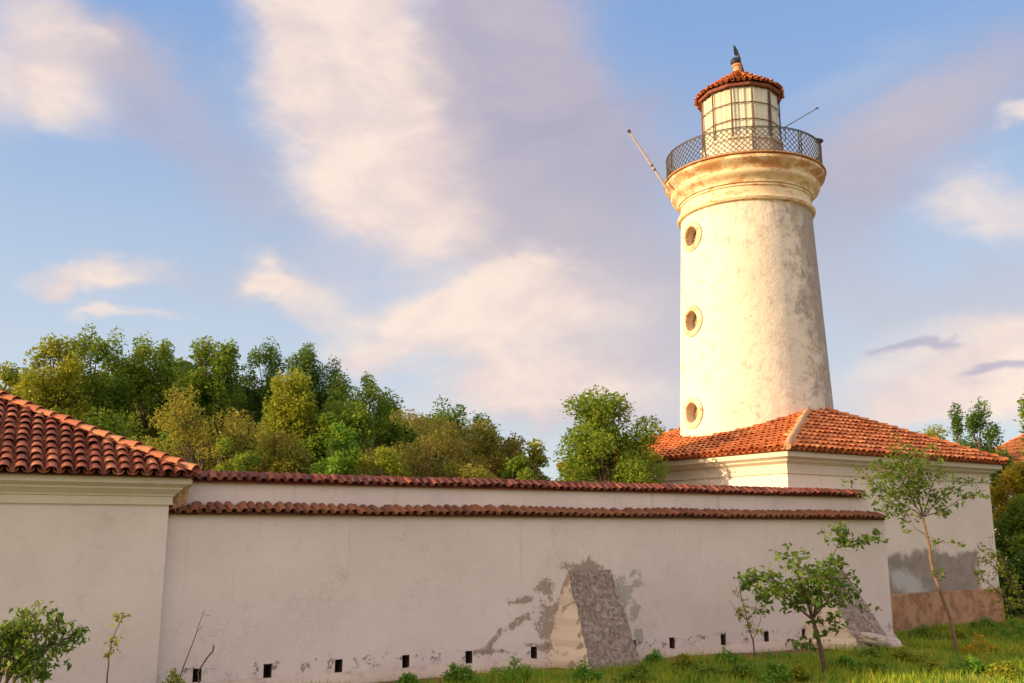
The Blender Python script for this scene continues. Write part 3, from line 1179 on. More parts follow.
# railing
RR, Z0, Z1 = 2.79, 15.54, 16.40
b = MB()
circ = lambda r_, z, n=96: [Vector((r_ * math.cos(2 * math.pi * i / n), r_ * math.sin(2 * math.pi * i / n), z)) for i in range(n + 1)]
b.tube(circ(RR, Z1), .022, 8, False)
b.tube(circ(RR, Z0 - .03), .018, 6, False)
b.tube(circ(RR, Z1 - .05), .014, 6, False)
rail = b.build('railing', M['iron'], lh, smooth=True)
nh = 88
dth = 2 * math.pi / nh
turns = 4.2 * dth
b = MB()
for sgn in (1, -1):
    for i in range(nh):
        pts = []
        for q in range(6):
            t = q / 5
            th = i * dth + sgn * turns * t
            pts.append(Vector((RR * math.cos(th), RR * math.sin(th), Z0 - .02 + (Z1 - .04 - Z0) * t)))
        b.tube(pts, .0155, 4, False)
b.build('lattice', M['iron'], rail)
for i in range(10):
    th = R(12) + 2 * math.pi * i / 10
    b = MB()
    for dt in (-.018, .018):
        q = Vector((RR * math.cos(th + dt), RR * math.sin(th + dt), 0))
        b.tube([q + Vector((0, 0, 15.47)), q + Vector((0, 0, Z1 + .02))], .02, 6)
    # raking foot
    c_ = Vector((math.cos(th), math.sin(th), 0))
    b.tube([c_ * RR + Vector((0, 0, 15.9)), c_ * (RR - .3) + Vector((0, 0, 15.47))], .015, 6)
    b.build('post', M['iron'], rail)
# lantern
b = MB()
b.lathe([(1.30, 15.4), (1.50, 15.4), (1.50, 15.52), (1.46, 15.55), (1.46, 16.55), (1.53, 16.6), (1.53, 16.68), (1.3, 16.68)], 12)
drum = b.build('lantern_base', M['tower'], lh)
NS = 12
off = math.asin(0)
gl0, gl1, gr = 16.68, 18.62, 1.44
LR = R(4)
pt = lambda i, r_, z: Vector((r_ * math.cos(2 * math.pi * i / NS + LR), r_ * math.sin(2 * math.pi * i / NS + LR), z))
fr = MB()
for i in range(NS):
    fr.tube([pt(i, gr, gl0), pt(i, gr, gl1)], .026, 6)
for z in (gl0 + .02, gl0 + .65, gl0 + 1.29, gl1 - .02):
    fr.tube([pt(i, gr, z) for i in range(NS + 1)], .020, 6, False)
frame_ = fr.build('glazing_frame', M['rust'], lh)
for i in range(NS):
    b = MB()
    p = [pt(i, gr - .01, gl0), pt(i + 1, gr - .01, gl0), pt(i + 1, gr - .01, gl1), pt(i, gr - .01, gl1)]
    b.face(p)
    b.build('lantern_window', M['glass'], frame_)
b = MB()
rc = random.Random(5)
for i in range(NS):
    # hanging curtain with folds, pulled to a varying width
    seg = 26
    w0 = .005 + rc.random() * .04
    a0, a1 = w0, 1 - w0
    sk = rc.uniform(.0, .22)
    top, bot = [], []
    for q in range(seg + 1):
        t = q / seg
        fold = .016 * math.sin(t * 17 + i * 2.1) + .008 * math.sin(t * 37 + 2 * i)
        for lst, z, s_ in ((top, gl1 - .03, 0), (bot, gl0 + .03, sk)):
            tt = a0 + (a1 - a0) * (t * (1 - s_) + s_ * .5)
            base_ = pt(i, gr - .06, z).lerp(pt(i + 1, gr - .06, z), tt)
            nrm = Vector((math.cos(2 * math.pi * (i + .5) / NS + LR), math.sin(2 * math.pi * (i + .5) / NS + LR), 0))
            lst.append(base_ + nrm * fold)
    b.add(bot + top, [(q, q + 1, seg + 2 + q, seg + 1 + q) for q in range(seg)])
b.build('curtain', M['curtain'], lh, smooth=True)
b = MB()
b.lathe([(.62, 16.7), (.62, 18.2)], 24)
b.build('lamp_housing', M['curtain'], lh)
# lantern roof: twelve tiled facets and a dark fascia
b = MB()
b.lathe([(1.40, 18.62), (1.50, 18.58), (1.54, 18.60), (1.54, 18.72), (1.48, 18.74), (1.3, 18.76)], 12)
b.build('fascia', simple('lantern_fascia', (.16, .05, .035), (.24, .08, .05), 6), lh)
b = MB()
for i in range(NS):
    a, c = pt(i, 1.58, 18.72), pt(i + 1, 1.58, 18.72)
    top = Vector((0, 0, 19.78))
    d1, d2 = a.lerp(top, .90), c.lerp(top, .90)
    tile_slope(b, a, c, d2, d1, pitch=.20, expo=.30, r=.085, seg=6)
b.cur = 1
b.lathe([(1.56, 18.70), (.10, 19.73)], 12)
rf = b.build('lantern_roof', [M['tile_far'], M['under']], lh)
b = MB()
for i in range(NS):
    hip_caps(b, pt(i, 1.54, 18.76), pt(i, .12, 19.74), .07, .28)
b.build('hip_cap', M['tile_far'], rf)
b = MB()
b.lathe([(.20, 19.62), (.19, 19.66), (.16, 19.70), (.16, 20.06), (.20, 20.08), (.20, 20.14), (.1, 20.16)], 20)
fin = b.build('chimney_finial', M['terracotta'], lh, smooth=True)
bm = bmesh.new()
bmesh.ops.create_uvsphere(bm, u_segments=16, v_segments=10, radius=.19)
for v in bm.verts:
    v.co += Vector((-.06, 0, 20.27))
me = bpy.data.meshes.new('ball')
bm.to_mesh(me)
bm.free()
link('cowl_ball', me, M['black'], fin)
b = MB()
b.tube([(.12, 0, 19.9), (.10, 0, 20.4), (.02, 0, 20.75), (-.06, 0, 20.95)], [.05, .045, .03, .008], 8)
b.tube([(.17, 0, 19.8), (.2, 0, 19.9), (.13, 0, 20.25)], [.03, .05, .03], 8)
b.add([(-.10, -.01, 20.6), (.0, -.01, 20.5), (.04, -.01, 20.75), (-.11, -.01, 20.98), (-.10, .02, 20.6), (.0, .02, 20.5), (.04, .02, 20.75), (-.11, .02, 20.98)],
      [(0, 1, 2, 3), (7, 6, 5, 4), (0, 4, 5, 1), (1, 5, 6, 2), (2, 6, 7, 3), (3, 7, 4, 0)])
b.build('wind_vane', M['black'], fin)
# floodlight and small mast fittings on the railing
b = MB()
th = R(-28)
c_ = Vector((RR * math.cos(th), RR * math.sin(th), Z1))
b.box(-.10, .10, -.06, .06, .05, .16, Matrix.Translation(c_) @ Matrix.Rotation(R(20), 4, 'Z') @ Matrix.Rotation(R(-25), 4, 'X'))
b.tube([c_, c_ + Vector((0, 0, .14))], .03, 6)
b.box(-.13, .13, -.085, -.06, .04, .18, Matrix.Translation(c_) @ Matrix.Rotation(R(20), 4, 'Z') @ Matrix.Rotation(R(-25), 4, 'X'))
b.build('floodlight', M['black'], lh)
# raking flag pole on the west side and thin rod on the east side
p0, p1 = at(668, 190, 32.3) - T, at(629, 131, 31.5) - T
b = MB()
b.tube([p0 - (p1 - p0) * .05, p0.lerp(p1, .55), p1], [.05, .045, .032], 8)
fp = b.build('flag_pole', M['pole'], lh, smooth=True)
b = MB()
b.tube([p1 - (p1 - p0).normalized() * .06, p1 + (p1 - p0).normalized() * .05], .06, 8)
b.build('pole_cap', M['rust'], fp)
for t in (.35, .42):
    q = p0.lerp(p1, t)
    b = MB()
    b.tube([q - (p1 - p0) * .01, q + (p1 - p0) * .01], .06, 8)
    b.build('pole_clamp', M['rust'], fp)
b = MB()
q0, q1 = at(785, 127, 31.6) - T, at(817, 108.5, 31.2) - T
b.tube([q0 + Vector((-.02, 0, -.5)), q0, q1], [.018, .018, .016], 6)
b.tube([q1 - Vector((.05, 0, .0)), q1 + Vector((.05, 0, .03))], .03, 6)
b.build('signal_rod', M['iron'], lh)

# ------------------------------------------------------------------ neighbouring roof on the right
nb_o = Vector((27.2, 46.0, 0))
nb = thing('neighbour_house', 'brown-orange tiled roof of a house half hidden behind trees at the right edge', 'house', nb_o, R(10))
b = MB()
b.box(0, 12, 0, 9, -.3, 5.7)
b.build('wall', M['plain'], nb)
b = MB()
hip_roof(nb, -.5, 12.5, -.5, 9.5, 5.75, (4.2, 4.5), (8, 4.5), 9.0, tile_mat('roof_tile_brown', [(.30, .11, .045), (.36, .14, .055), (.26, .10, .045)], .3), M['hip'], pitch=.3, expo=.4, r=.12, seg=4)

# ------------------------------------------------------------------ trees


def leaf_cloud(name, C, Rr, per, size, mat, parent, flat=0.0, seed=0, droop=0.0, aspect=.5):
    """leaves as small folded diamonds scattered through clumps; C (n,3) centres, Rr (n,3) radii"""
    rg = np.random.default_rng(seed)
    n = len(C)
    per = np.asarray(per if np.ndim(per) else [per] * n)
    idx = np.repeat(np.arange(n), per)
    m_ = len(idx)
    d = rg.normal(size=(m_, 3))
    d /= np.linalg.norm(d, axis=1)[:, None]
    rad = rg.random(m_) ** .40 * np.where(rg.random(m_) < .07, 1.3, 1.0)
    P = C[idx] + d * rad[:, None] * Rr[idx]
    ax = rg.normal(size=(m_, 3))
    ax[:, 2] = ax[:, 2] * .6 - droop
    ax += d * .5
    ax /= np.linalg.norm(ax, axis=1)[:, None]
    up = rg.normal(size=(m_, 3))
    up[:, 2] = np.abs(up[:, 2]) + .6
    sd = np.cross(ax, up)
    sd /= np.linalg.norm(sd, axis=1)[:, None]
    s_ = size * rg.uniform(.6, 1.3, m_)[:, None]
    V = np.empty((m_, 4, 3))
    nrm = np.cross(sd, ax)
    V[:, 0] = P - ax * s_ * .5
    V[:, 1] = P + sd * s_ * aspect * .5 - ax * s_ * .05 + nrm * s_ * .08
    V[:, 2] = P + ax * s_ * .5
    V[:, 3] = P - sd * s_ * aspect * .5 - ax * s_ * .05 + nrm * s_ * .08
    return np_mesh(name, V.reshape(-1, 3), m_, mat, parent)


def tree(name, label, cat, base, h, w, mat, seed, style='round', group=None, leaf=.15, nleaf=9000, crown0=.25, clumps=None, bark=None, depth=None):
    """tapered trunk, limbs reaching to clumps, leaves in the clumps"""
    rg = np.random.default_rng(seed)
    rr = random.Random(seed)
    t = thing(name, label, cat, base, 0, group)
    depth = depth or w
    zc0 = h * crown0
    n = clumps or int((60 if style == 'shoots' else 34) + h * 4)
    C, Rad = [], []
    for i in range(n):
        if style == 'round':
            a = rr.uniform(0, 6.283)
            s_ = rr.random() ** .5
            ph = rr.uniform(-1, 1)
            k_ = math.sqrt(max(0, 1 - ph * ph))
            q = (.35 + .65 * rr.random() ** .45)
            zc = (zc0 + h) / 2
            p = (math.cos(a) * k_ * w * q, math.sin(a) * k_ * depth * q, zc + ph * (h - zc0) / 2 * q)
            r_ = rr.uniform(.32, .56) * min(max(w, .7), 1.5) * .8
            Rad.append((r_, r_, r_ * rr.uniform(.7, 1.1)))
        elif style == 'shoots':       # a domed crown set all over with upright rounded tufts
            a = rr.uniform(0, 6.283)
            zc = (zc0 + h) / 2
            hh = (h - zc0) / 2
            if i % 5 < 3:
                ph = rr.uniform(-.2, 1.0)
                q = rr.uniform(.86, 1.06)
                r_ = rr.uniform(.28, .42)
                st_ = rr.uniform(1.1, 1.8)
            else:
                ph = rr.uniform(-.95, .8)
                q = rr.random() ** .5 * .78
                r_ = rr.uniform(.45, .75)
                st_ = 1.1
            k_ = math.sqrt(max(0, 1 - abs(ph) ** 3))
            p = (math.cos(a) * k_ * w * q, math.sin(a) * k_ * depth * q, zc + ph * (hh - .3) * (q if i % 5 < 3 else .8))
            Rad.append((r_, r_, r_ * st_))
        elif style == 'column':
            zt = rr.uniform(zc0, h)
            tt = (zt - zc0) / (h - zc0)
            ww = w * (1 - tt) ** .28 * (.85 + .15 * math.sin(tt * 3.1))
            a = rr.uniform(0, 6.283)
            q = .4 + .6 * rr.random()
            p = (math.cos(a) * ww * q, math.sin(a) * ww * q, zt)
            r_ = rr.uniform(.22, .38)
            Rad.append((r_, r_, r_ * 1.9))
        else:                          # 'spray': airy, horizontal sprays
            a = rr.uniform(0, 6.283)
            q = .3 + .7 * rr.random() ** .6
            zt = zc0 + (h - zc0) * (rr.random() ** .8) * (1 - .35 * q * q)
            p = (math.cos(a) * w * q, math.sin(a) * depth * q, zt)
            r_ = rr.uniform(.35, .65)
            Rad.append((r_, r_, r_ * .5))
        C.append(p)
    C, Rad = np.array(C), np.array(Rad)
    vol = Rad.prod(axis=1) ** .6
    per = np.maximum(10, (nleaf * 2.1 * vol / vol.sum()).astype(int))
    b = MB()
    th = h * .78
    trunk = []
    for i in range(7):
        q = i / 6
        trunk.append(Vector((rr.uniform(-.08, .08) * h * .1 * q * 3, rr.uniform(-.08, .08) * h * .1 * q * 3, th * q - .1)))
    r0 = .013 * h + .03
    b.tube(trunk, [r0 * (1 - .85 * i / 6) for i in range(7)], 8)
    for c_ in C[:min(len(C), 60)]:
        c_ = Vector(c_)
        k_ = min(max((c_.z - h * .12) / th * .75, .12), .95)
        f_ = k_ * 6
        i = int(f_)
        s_ = trunk[i].lerp(trunk[min(i + 1, 6)], f_ - i)
        mid = s_.lerp(c_, .55) + Vector((rr.uniform(-.15, .15), rr.uniform(-.15, .15), rr.uniform(-.05, .25)))
        b.tube([s_, mid, c_], [r0 * .32 * (1 - k_ * .5), r0 * .18, .012], 5, False)
    b.build('trunk', bark or M['bark'], t, smooth=True)
    leaf_cloud('crown', C, Rad, per, leaf, mat, t, seed=seed)
    return t


def bg(name, label, u, vtop, Y, wpx, mat, seed, style='round', cat='tree', group='trees behind the garden wall', **kw):
    p = at(u, vtop, Y)
    w = wpx / F_PX * Y
    tree(name, label, cat, (p.x, Y, 0), p.z, w, mat, seed, style, group, **kw)


bg('broadleaf_tree', 'yellow-green tree low at the far left edge above the annex roof', 2, 366, 30, 30, M['l_yellow'], 11, 'round', nleaf=7000)
bg('broadleaf_tree', 'tall yellow-green tree with upright leafy shoots left of centre above the annex roof hip', 60, 343, 33, 36, M['l_yellow'], 12, 'shoots', nleaf=12000)
bg('broadleaf_tree', 'tall olive green tree with finger-like shoots, its top the highest at the left', 97, 328, 35, 34, M['l_green'], 13, 'shoots', nleaf=12000)
bg('broadleaf_tree', 'dense mid-green tree with rounded top behind the bronze-yellow ornamental tree', 158, 334, 37, 34, M['l_green'], 14, 'shoots', nleaf=14000)
bg('broadleaf_tree', 'mid-green tree with knobbly top just left of the deep green upright trees', 213, 336, 36, 30, M['l_green'], 15, 'shoots', nleaf=14000)
bg('broadleaf_tree', 'deep green upright tree with rounded top, leftmost of the three deep green ones', 265, 342, 38, 20, M['l_dark'], 16, 'shoots', nleaf=12000, leaf=.13)
bg('broadleaf_tree', 'deep green upright tree, middle of the three deep green ones', 306, 345, 40, 19, M['l_dark'], 17, 'shoots', nleaf=12000, leaf=.13)
bg('broadleaf_tree', 'slim deep green upright tree, rightmost of the three deep green ones', 335, 357, 40, 13, M['l_dark'], 18, 'shoots', nleaf=10000, leaf=.13)
bg('ornamental_tree', 'airy bronze-yellow tree in front of the green trees', 208, 380, 28.5, 58, M['l_olive'], 19, 'spray', nleaf=9000, leaf=.11, clumps=110)
bg('broadleaf_tree', 'lime-yellow conical young tree in front of the three deep green trees', 292, 370, 33, 24, M['l_yellow'], 20, 'shoots', nleaf=9000)
bg('broadleaf_tree', 'deep green round tree right of the three deep green trees', 362, 376, 38, 40, M['l_green'], 21, 'shoots', nleaf=13000)
bg('broadleaf_tree', 'bright green tree between the deep green trees and the bronze-brown tree', 345, 400, 33, 40, M['l_green'], 22, 'round', nleaf=12000)
bg('ornamental_tree', 'broad bronze-brown fine-leaved tree in the centre of the tree row', 425, 398, 31, 62, M['l_brown'], 23, 'spray', nleaf=12000, leaf=.10, clumps=130)
bg('broadleaf_tree', 'green tree behind the right side of the bronze-brown tree', 455, 404, 36, 40, M['l_dark'], 24, 'shoots', nleaf=9000)
bg('broadleaf_tree', 'low olive green tree at the right end of the tree row', 495, 425, 32, 38, M['l_brown'], 25, 'round', nleaf=10000)
bg('broadleaf_tree', 'small rounded green tree closing the row before the gap of sky', 522, 438, 33, 24, M['l_yellow'], 26, 'round', nleaf=7000)
bg('broadleaf_tree', 'free-standing round green tree just left of the house roof', 606, 389, 28.3, 50, M['l_green'], 27, 'round', nleaf=15000, leaf=.13, crown0=.2)
bg('broadleaf_tree', 'tiny dark treetop peeping between round tree and tower', 672, 431, 60, 10, M['l_dark'], 28, 'round', nleaf=2500, leaf=.22)
back = 'tall trees in the back row'
for i, (u, v, w, mt, lb) in enumerate([
        (30, 358, 34, 'l_yellow', 'hazy yellow-green back-row tree near the left edge'),
        (84, 350, 36, 'l_green', 'back-row tree between the two tallest trees at the left'),
        (133, 352, 36, 'l_dark', 'dark back-row tree filling the dip left of the round-topped tree'),
        (186, 346, 38, 'l_dark', 'dark back-row tree between the two knobbly mid-green trees'),
        (240, 364, 30, 'l_dark', 'dark back-row tree left of the three deep green trees'),
        (284, 362, 34, 'l_dark', 'dark back-row tree filling the gap between the three deep green trees'),
        (322, 372, 34, 'l_green', 'back-row tree behind the slim rightmost deep green tree'),
        (392, 386, 36, 'l_green', 'green back-row tree left of the bronze-brown tree'),
        (425, 404, 46, 'l_dark', 'dark back-row tree behind the bronze-brown tree'),
        (478, 420, 34, 'l_green', 'back-row tree over the olive tree at the right end')]):
    bg('broadleaf_tree', lb, u, v + 17, 43 + (i % 3), w, M[mt], 80 + i, 'round', group=back, nleaf=8000, leaf=.24, crown0=.2)
# hedge-like shrubs right behind the wall
sh_g = 'shrubs directly behind the garden wall'
for i, (u, v, Y, w, mt, lb) in enumerate([
        (232, 440, 27, 30, 'l_green', 'leafy green shrub behind the wall next to the annex roof corner'),
        (285, 432, 29, 34, 'l_olive', 'olive shrub behind the wall under the lime-yellow tree'),
        (335, 428, 28, 32, 'l_fresh', 'fresh green shrub behind the wall under the bright green tree'),
        (388, 440, 28, 32, 'l_yellow', 'yellow-green shrub behind the wall left of the bronze-brown trunk'),
        (470, 446, 28.5, 34, 'l_olive', 'olive shrub behind the wall under the bronze-brown tree'),
        (160, 425, 30, 44, 'l_green', 'leafy green shrub seen over the middle of the annex hip'),
        (520, 458, 29, 24, 'l_green', 'low green shrub at the right end of the row beside the sky gap'),
        (577, 452, 28.5, 16, 'l_gold', 'golden shrub at the foot of the free-standing round tree'),
        (105, 408, 32, 40, 'l_green', 'green shrub above the upper annex roof hip')]):
    bg('shrub', lb, u, v, Y, w, M[mt], 40 + i, 'round', cat='shrub', group=sh_g, nleaf=6000, leaf=.13, crown0=.1)
rg_ = 'trees right of and behind the house'
bg('broadleaf_tree', 'low yellow-green treetop showing over the right roof slope', 935, 428, 50, 34, M['l_yellow'], 61, 'round', group=rg_, nleaf=8000, leaf=.18)
bg('broadleaf_tree', 'dark green tree with two leaning tops over the right roof corner', 978, 408, 46, 20, M['l_dark'], 62, 'shoots', group=rg_, nleaf=5000, leaf=.16, clumps=36)
bg('broadleaf_tree', 'thin leaning tree with sparse dark leaves left of the two-topped tree', 955, 412, 47, 6, M['l_dark'], 63, 'column', group=rg_, nleaf=1500, leaf=.16, clumps=20)
bg('broadleaf_tree', 'golden leafed tree beside the right corner of the house', 1026, 466, 34.5, 30, M['l_gold'], 64, 'round', group=rg_, nleaf=12000, leaf=.15, crown0=.35)
bg('broadleaf_tree', 'green tree below the golden one beside the house corner', 1040, 500, 33, 46, M['l_green'], 65, 'round', group=rg_, nleaf=12000, leaf=.15, crown0=.08)
bg('shrub', 'dark shrub at the ground beside the right house corner', 1022, 560, 31.5, 22, M['l_dark'], 66, 'round', cat='shrub', group=rg_, nleaf=5000, leaf=.13, crown0=.02)
bg('broadleaf_tree', 'tree at the far right edge reaching a few leafy twigs into the picture', 1046, 376, 27, 20, M['l_green'], 67, 'shoots', group=rg_, nleaf=2600, leaf=.16, clumps=30, crown0=.55)

# ------------------------------------------------------------------ saplings and plants in front


def plant(name, label, cat, base, limbs, mat, bark, leaf=.13, seed=1, group=None, droop=.5, aspect=.55, dens=1.0):
    """limbs: (points, r0, r1, leaf_start, leaf_count, spread); points in world space"""
    rr = random.Random(seed)
    base = Vector(base)
    t = thing(name, label, cat, base, 0, group)
    b = MB()
    C, Rd, per = [], [], []
    for pts, r0, r1, l0, cnt, spr in limbs:
        pts = [Vector(p) - base for p in pts]
        n = len(pts)
        # refine with a little waviness
        fine = []
        for i in range(n - 1):
            for q in range(4):
                p = pts[i].lerp(pts[i + 1], q / 4)
                if q:
                    p += Vector((rr.uniform(-1, 1), rr.uniform(-1, 1), rr.uniform(-1, 1))) * (pts[i + 1] - pts[i]).length * .025
                fine.append(p)
        fine.append(pts[-1])
        m_ = len(fine)
        b.tube(fine, [r0 + (r1 - r0) * i / (m_ - 1) for i in range(m_)], 6)
        if cnt:
            k0 = l0 * (m_ - 1)
            clus = max(2, int(cnt * dens) // 7)
            for _ in range(clus):  # each twig carries seven leaves
                f_ = rr.uniform(k0, m_ - 1.001)
                i = int(f_)
                p = fine[i].lerp(fine[i + 1], f_ - i)
                tip = p + Vector((rr.gauss(0, 1), rr.gauss(0, 1), rr.gauss(0, .7) + .1)) * spr
                b.tube([p, p.lerp(tip, .5) + Vector((0, 0, .03 * spr)), tip], [.005, .004, .002], 4, False)
                C.append(tip)
                Rd.append((spr * .60 + .05,) * 2 + (spr * .42 + .04,))
                per.append(7)
    b.build('stem', bark, t, smooth=True)
    if C:
        leaf_cloud('foliage', np.array([tuple(c) for c in C]), np.array(Rd), per, leaf, mat, t, seed=seed, droop=droop, aspect=aspect)
    return t


def px(lst, Y, dys=None):
    return [at(u, v, Y + (dys[i] if dys else 0)) for i, (u, v) in enumerate(lst)]


def on_ground(u, v):
    x, y, z = ray(u, v)
    t = -CAM_H / z
    return Vector((x * t, y * t, 0))


# right sapling
B = on_ground(957, 652)
Y = B.y
tr = [B + Vector((0, 0, -.1))] + px([(951, 621), (936, 579), (927, 536), (923, 517)], Y)
J = tr[-1]
K_ = tr[-2]
limbs = [(tr, .046, .026, .9, 0, .2)]
crown = [
    ([(912, 500), (900, 482), (890, 462)], (0, .2, .4), 90, .30), ([(918, 492), (916, 470), (914, 452)], (0, -.3, -.4), 90, .28),
    ([(930, 490), (938, 475), (944, 462)], (.1, .3, .5), 50, .24), ([(905, 505), (885, 492), (868, 478)], (-.2, -.4, -.6), 80, .26),
    ([(940, 500), (958, 488), (978, 477)], (0, .1, .2), 42, .16), ([(940, 512), (958, 500), (984, 494)], (.1, -.1, -.2), 30, .14),
    ([(908, 515), (895, 505), (882, 500)], (.2, .3, .3), 42, .22), ([(915, 485), (925, 468), (928, 455)], (.3, .5, .7), 46, .24),
    ([(900, 488), (884, 476), (876, 462)], (-.1, .1, .3), 60, .24), ([(912, 478), (905, 462), (900, 450)], (.1, .2, .2), 55, .22)]
for pts, dy, cnt, spr in crown:
    limbs.append(([J] + px(pts, Y, dy), .016, .005, .25, int(cnt * 2.2), spr))
limbs.append(([K_] + px([(938, 541), (952, 543)], Y, (-.1, -.2)), .012, .005, .3, 26, .10))
limbs.append(([K_] + px([(915, 528), (908, 516)], Y, (.1, .2)), .016, .005, .3, 28, .15))
limbs.append(([tr[2]] + px([(939, 570), (946, 586)], Y, (-.1, -.1)), .008, .004, .2, 14, .10))
limbs.append(([tr[2]] + px([(934, 575), (928, 572)], Y, (-.1, -.1)), .008, .004, .2, 10, .08))
plant('sapling_tree', 'young tree with thin reddish leaning trunk and loose green crown before the house wall', 'tree', B, limbs, M['l_sap'], M['bark_red'], .125, 71, dens=1.5)

# middle sapling
B = on_ground(825, 671)
Y = B.y
tr = [B + Vector((0, 0, -.1))] + px([(822, 655), (818, 636), (813, 620)], Y)
J = tr[-1]
limbs = [(tr, .055, .038, .9, 0, .2),
         ([J] + px([(797, 607), (782, 592), (768, 578)], Y, (-.1, -.3, -.4)), .026, .007, .3, 130, .22),
         ([J] + px([(806, 600), (800, 580), (796, 564)], Y, (-.2, -.3, -.5)), .026, .007, .3, 130, .22),
         ([J] + px([(816, 600), (826, 575), (838, 545), (842, 528)], Y, (.1, .2, .3, .3)), .024, .006, .35, 110, .15),
         ([tr[3]] + px([(828, 600), (842, 585), (850, 606)], Y, (.2, .4, .4)), .02, .006, .3, 80, .20),
         ([at(836, 548, Y + .3)] + px([(852, 545), (868, 540), (880, 537)], Y, (.3, .2, .2)), .012, .004, .2, 44, .11),
         ([J] + px([(822, 590), (824, 574)], Y, (-.3, -.5)), .02, .006, .3, 70, .20),
         ([J] + px([(790, 600), (765, 590), (752, 575)], Y, (.1, .1, .0)), .018, .005, .3, 70, .15),
         ([J] + px([(808, 588), (812, 570)], Y, (.3, .5)), .018, .005, .3, 60, .20),
         ([tr[2]] + px([(806, 640), (800, 646)], Y, (-.2, -.3)), .01, .004, .2, 26, .10),
         ([tr[3]] + px([(835, 622), (848, 628)], Y, (-.2, -.3)), .012, .004, .2, 30, .12),
         ([tr[2]] + px([(826, 636), (829, 630)], Y, (-.2, -.3)), .01, .004, .2, 14, .10)]
plant('sapling_tree', 'bushy dark-stemmed sapling with broad green leaves in front of the right buttress', 'tree', B, limbs, M['l_sap'], M['bark'], .145, 72, dens=2.3)

# sparse shoot left of it
B = on_ground(755, 657)
Y = B.y
tr = [B] + px([(753, 640), (747, 620), (742, 600), (739, 580)], Y)
limbs = [(tr, .02, .006, .35, 46, .10), ([tr[2]] + px([(756, 610), (757, 592)], Y, (.1, .1)), .01, .004, .1, 30, .08),
         ([tr[2]] + px([(737, 612), (729, 600)], Y, (-.1, -.1)), .01, .004, .1, 24, .08), ([tr[1]] + px([(760, 622), (763, 606)], Y, (.0, .1)), .008, .004, .3, 18, .08)]
plant('young_shoot', 'spindly shoot with small yellowish leaves left of the bushy sapling', 'plant', B, limbs, M['l_yellow'], M['bark'], .09, 73, dens=2)

# yellow arching shrub at the house corner
B = at(1045, 640, 26.5)
B.z = 0
Y = 26.5
limbs = []
for i, pts in enumerate([[(1020, 600), (1000, 572), (985, 560)], [(1022, 590), (1004, 566), (990, 548)], [(1015, 610), (995, 588), (975, 575)], [(1024, 605), (1012, 585), (1004, 575)], [(1030, 600), (1010, 610), (1001, 600)]]):
    limbs.append(([B] + px(pts, Y, (-.2, -.1 * i, 0)), .022, .005, .45, 60, .18))
plant('arching_shrub', 'yellow-leaved shrub arching in from the right edge before the house corner', 'shrub', B, limbs, M['l_yellow'], M['bark'], .11, 74, dens=2.0)

# left corner shrub
Y = 13.0
B = at(-10, 700, Y)
B.z = 0
limbs = []
rr = random.Random(8)
for i, pts in enumerate([[(0, 660), (20, 632), (42, 612)], [(5, 665), (30, 648), (58, 616)], [(10, 670), (45, 650), (76, 634)], [(0, 650), (5, 640), (4, 628)], [(15, 678), (35, 668), (48, 668)],
                         [(-10, 660), (-5, 650), (-8, 636)], [(8, 680), (20, 665), (25, 655)], [(-20, 670), (-30, 655), (-40, 640)], [(10, 655), (22, 640), (30, 622)]]):
    limbs.append(([B] + px(pts, Y, (rr.uniform(-.3, .3), rr.uniform(-.4, .4), rr.uniform(-.5, .5))), .02, .004, .45, 110, .12))
plant('leafy_bush', 'bush of narrow drooping green leaves filling the lower left corner', 'shrub', B, limbs, M['l_sap'], M['bark'], .105, 75, droop=.9, aspect=.42, dens=2.4)

# single leafy stem
Y = 13.5
B = at(104, 700, Y)
B.z = 0
tr = [B] + px([(107, 683), (109, 655), (114, 635), (122, 619)], Y)
limbs = [(tr, .014, .007, .15, 56, .045), ([tr[-1]] + px([(116, 616), (112, 618)], Y), .006, .003, .1, 10, .02), ([tr[-1]] + px([(124, 617), (126, 616)], Y), .006, .003, .1, 10, .02)]
plant('thin_seedling', 'single brown stem with few small leaves in front of the annex wall', 'plant', B, limbs, M['l_yellow'], M['bark_red'], .07, 76)
# bare twigs near the wall foot
Bt = MW @ Vector((-.55, -.55, 0))
Y = Bt.y
b = thing('bare_twig', 'thin bare forked twig standing by the left end of the long wall', 'twig', Bt)
q = MB()
q.tube([Vector((0, 0, -.1)), at(183, 668, Y) - Bt, at(194, 640, Y) - Bt, at(204, 610, Y) - Bt], [.014, .011, .008, .004], 5)
q.tube([at(197, 632, Y) - Bt, at(203, 626, Y) - Bt], .004, 4)
q.tube([at(203, 614, Y) - Bt, at(210, 616, Y) - Bt], .004, 4)
q.build('stem', M['bark'], b)
Bt = MW @ Vector((-.05, -.35, 0))
Y = Bt.y
b = thing('bare_twig', 'short dark bent twig leaning in front of the first drain hole', 'twig', Bt)
q = MB()
q.tube([Vector((0, 0, -.1)), at(198, 672, Y) - Bt, at(207, 658, Y) - Bt, at(213, 651, Y) - Bt, at(214, 645, Y) - Bt], [.018, .015, .014, .014, .012], 5)
q.build('stem', M['bark'], b)


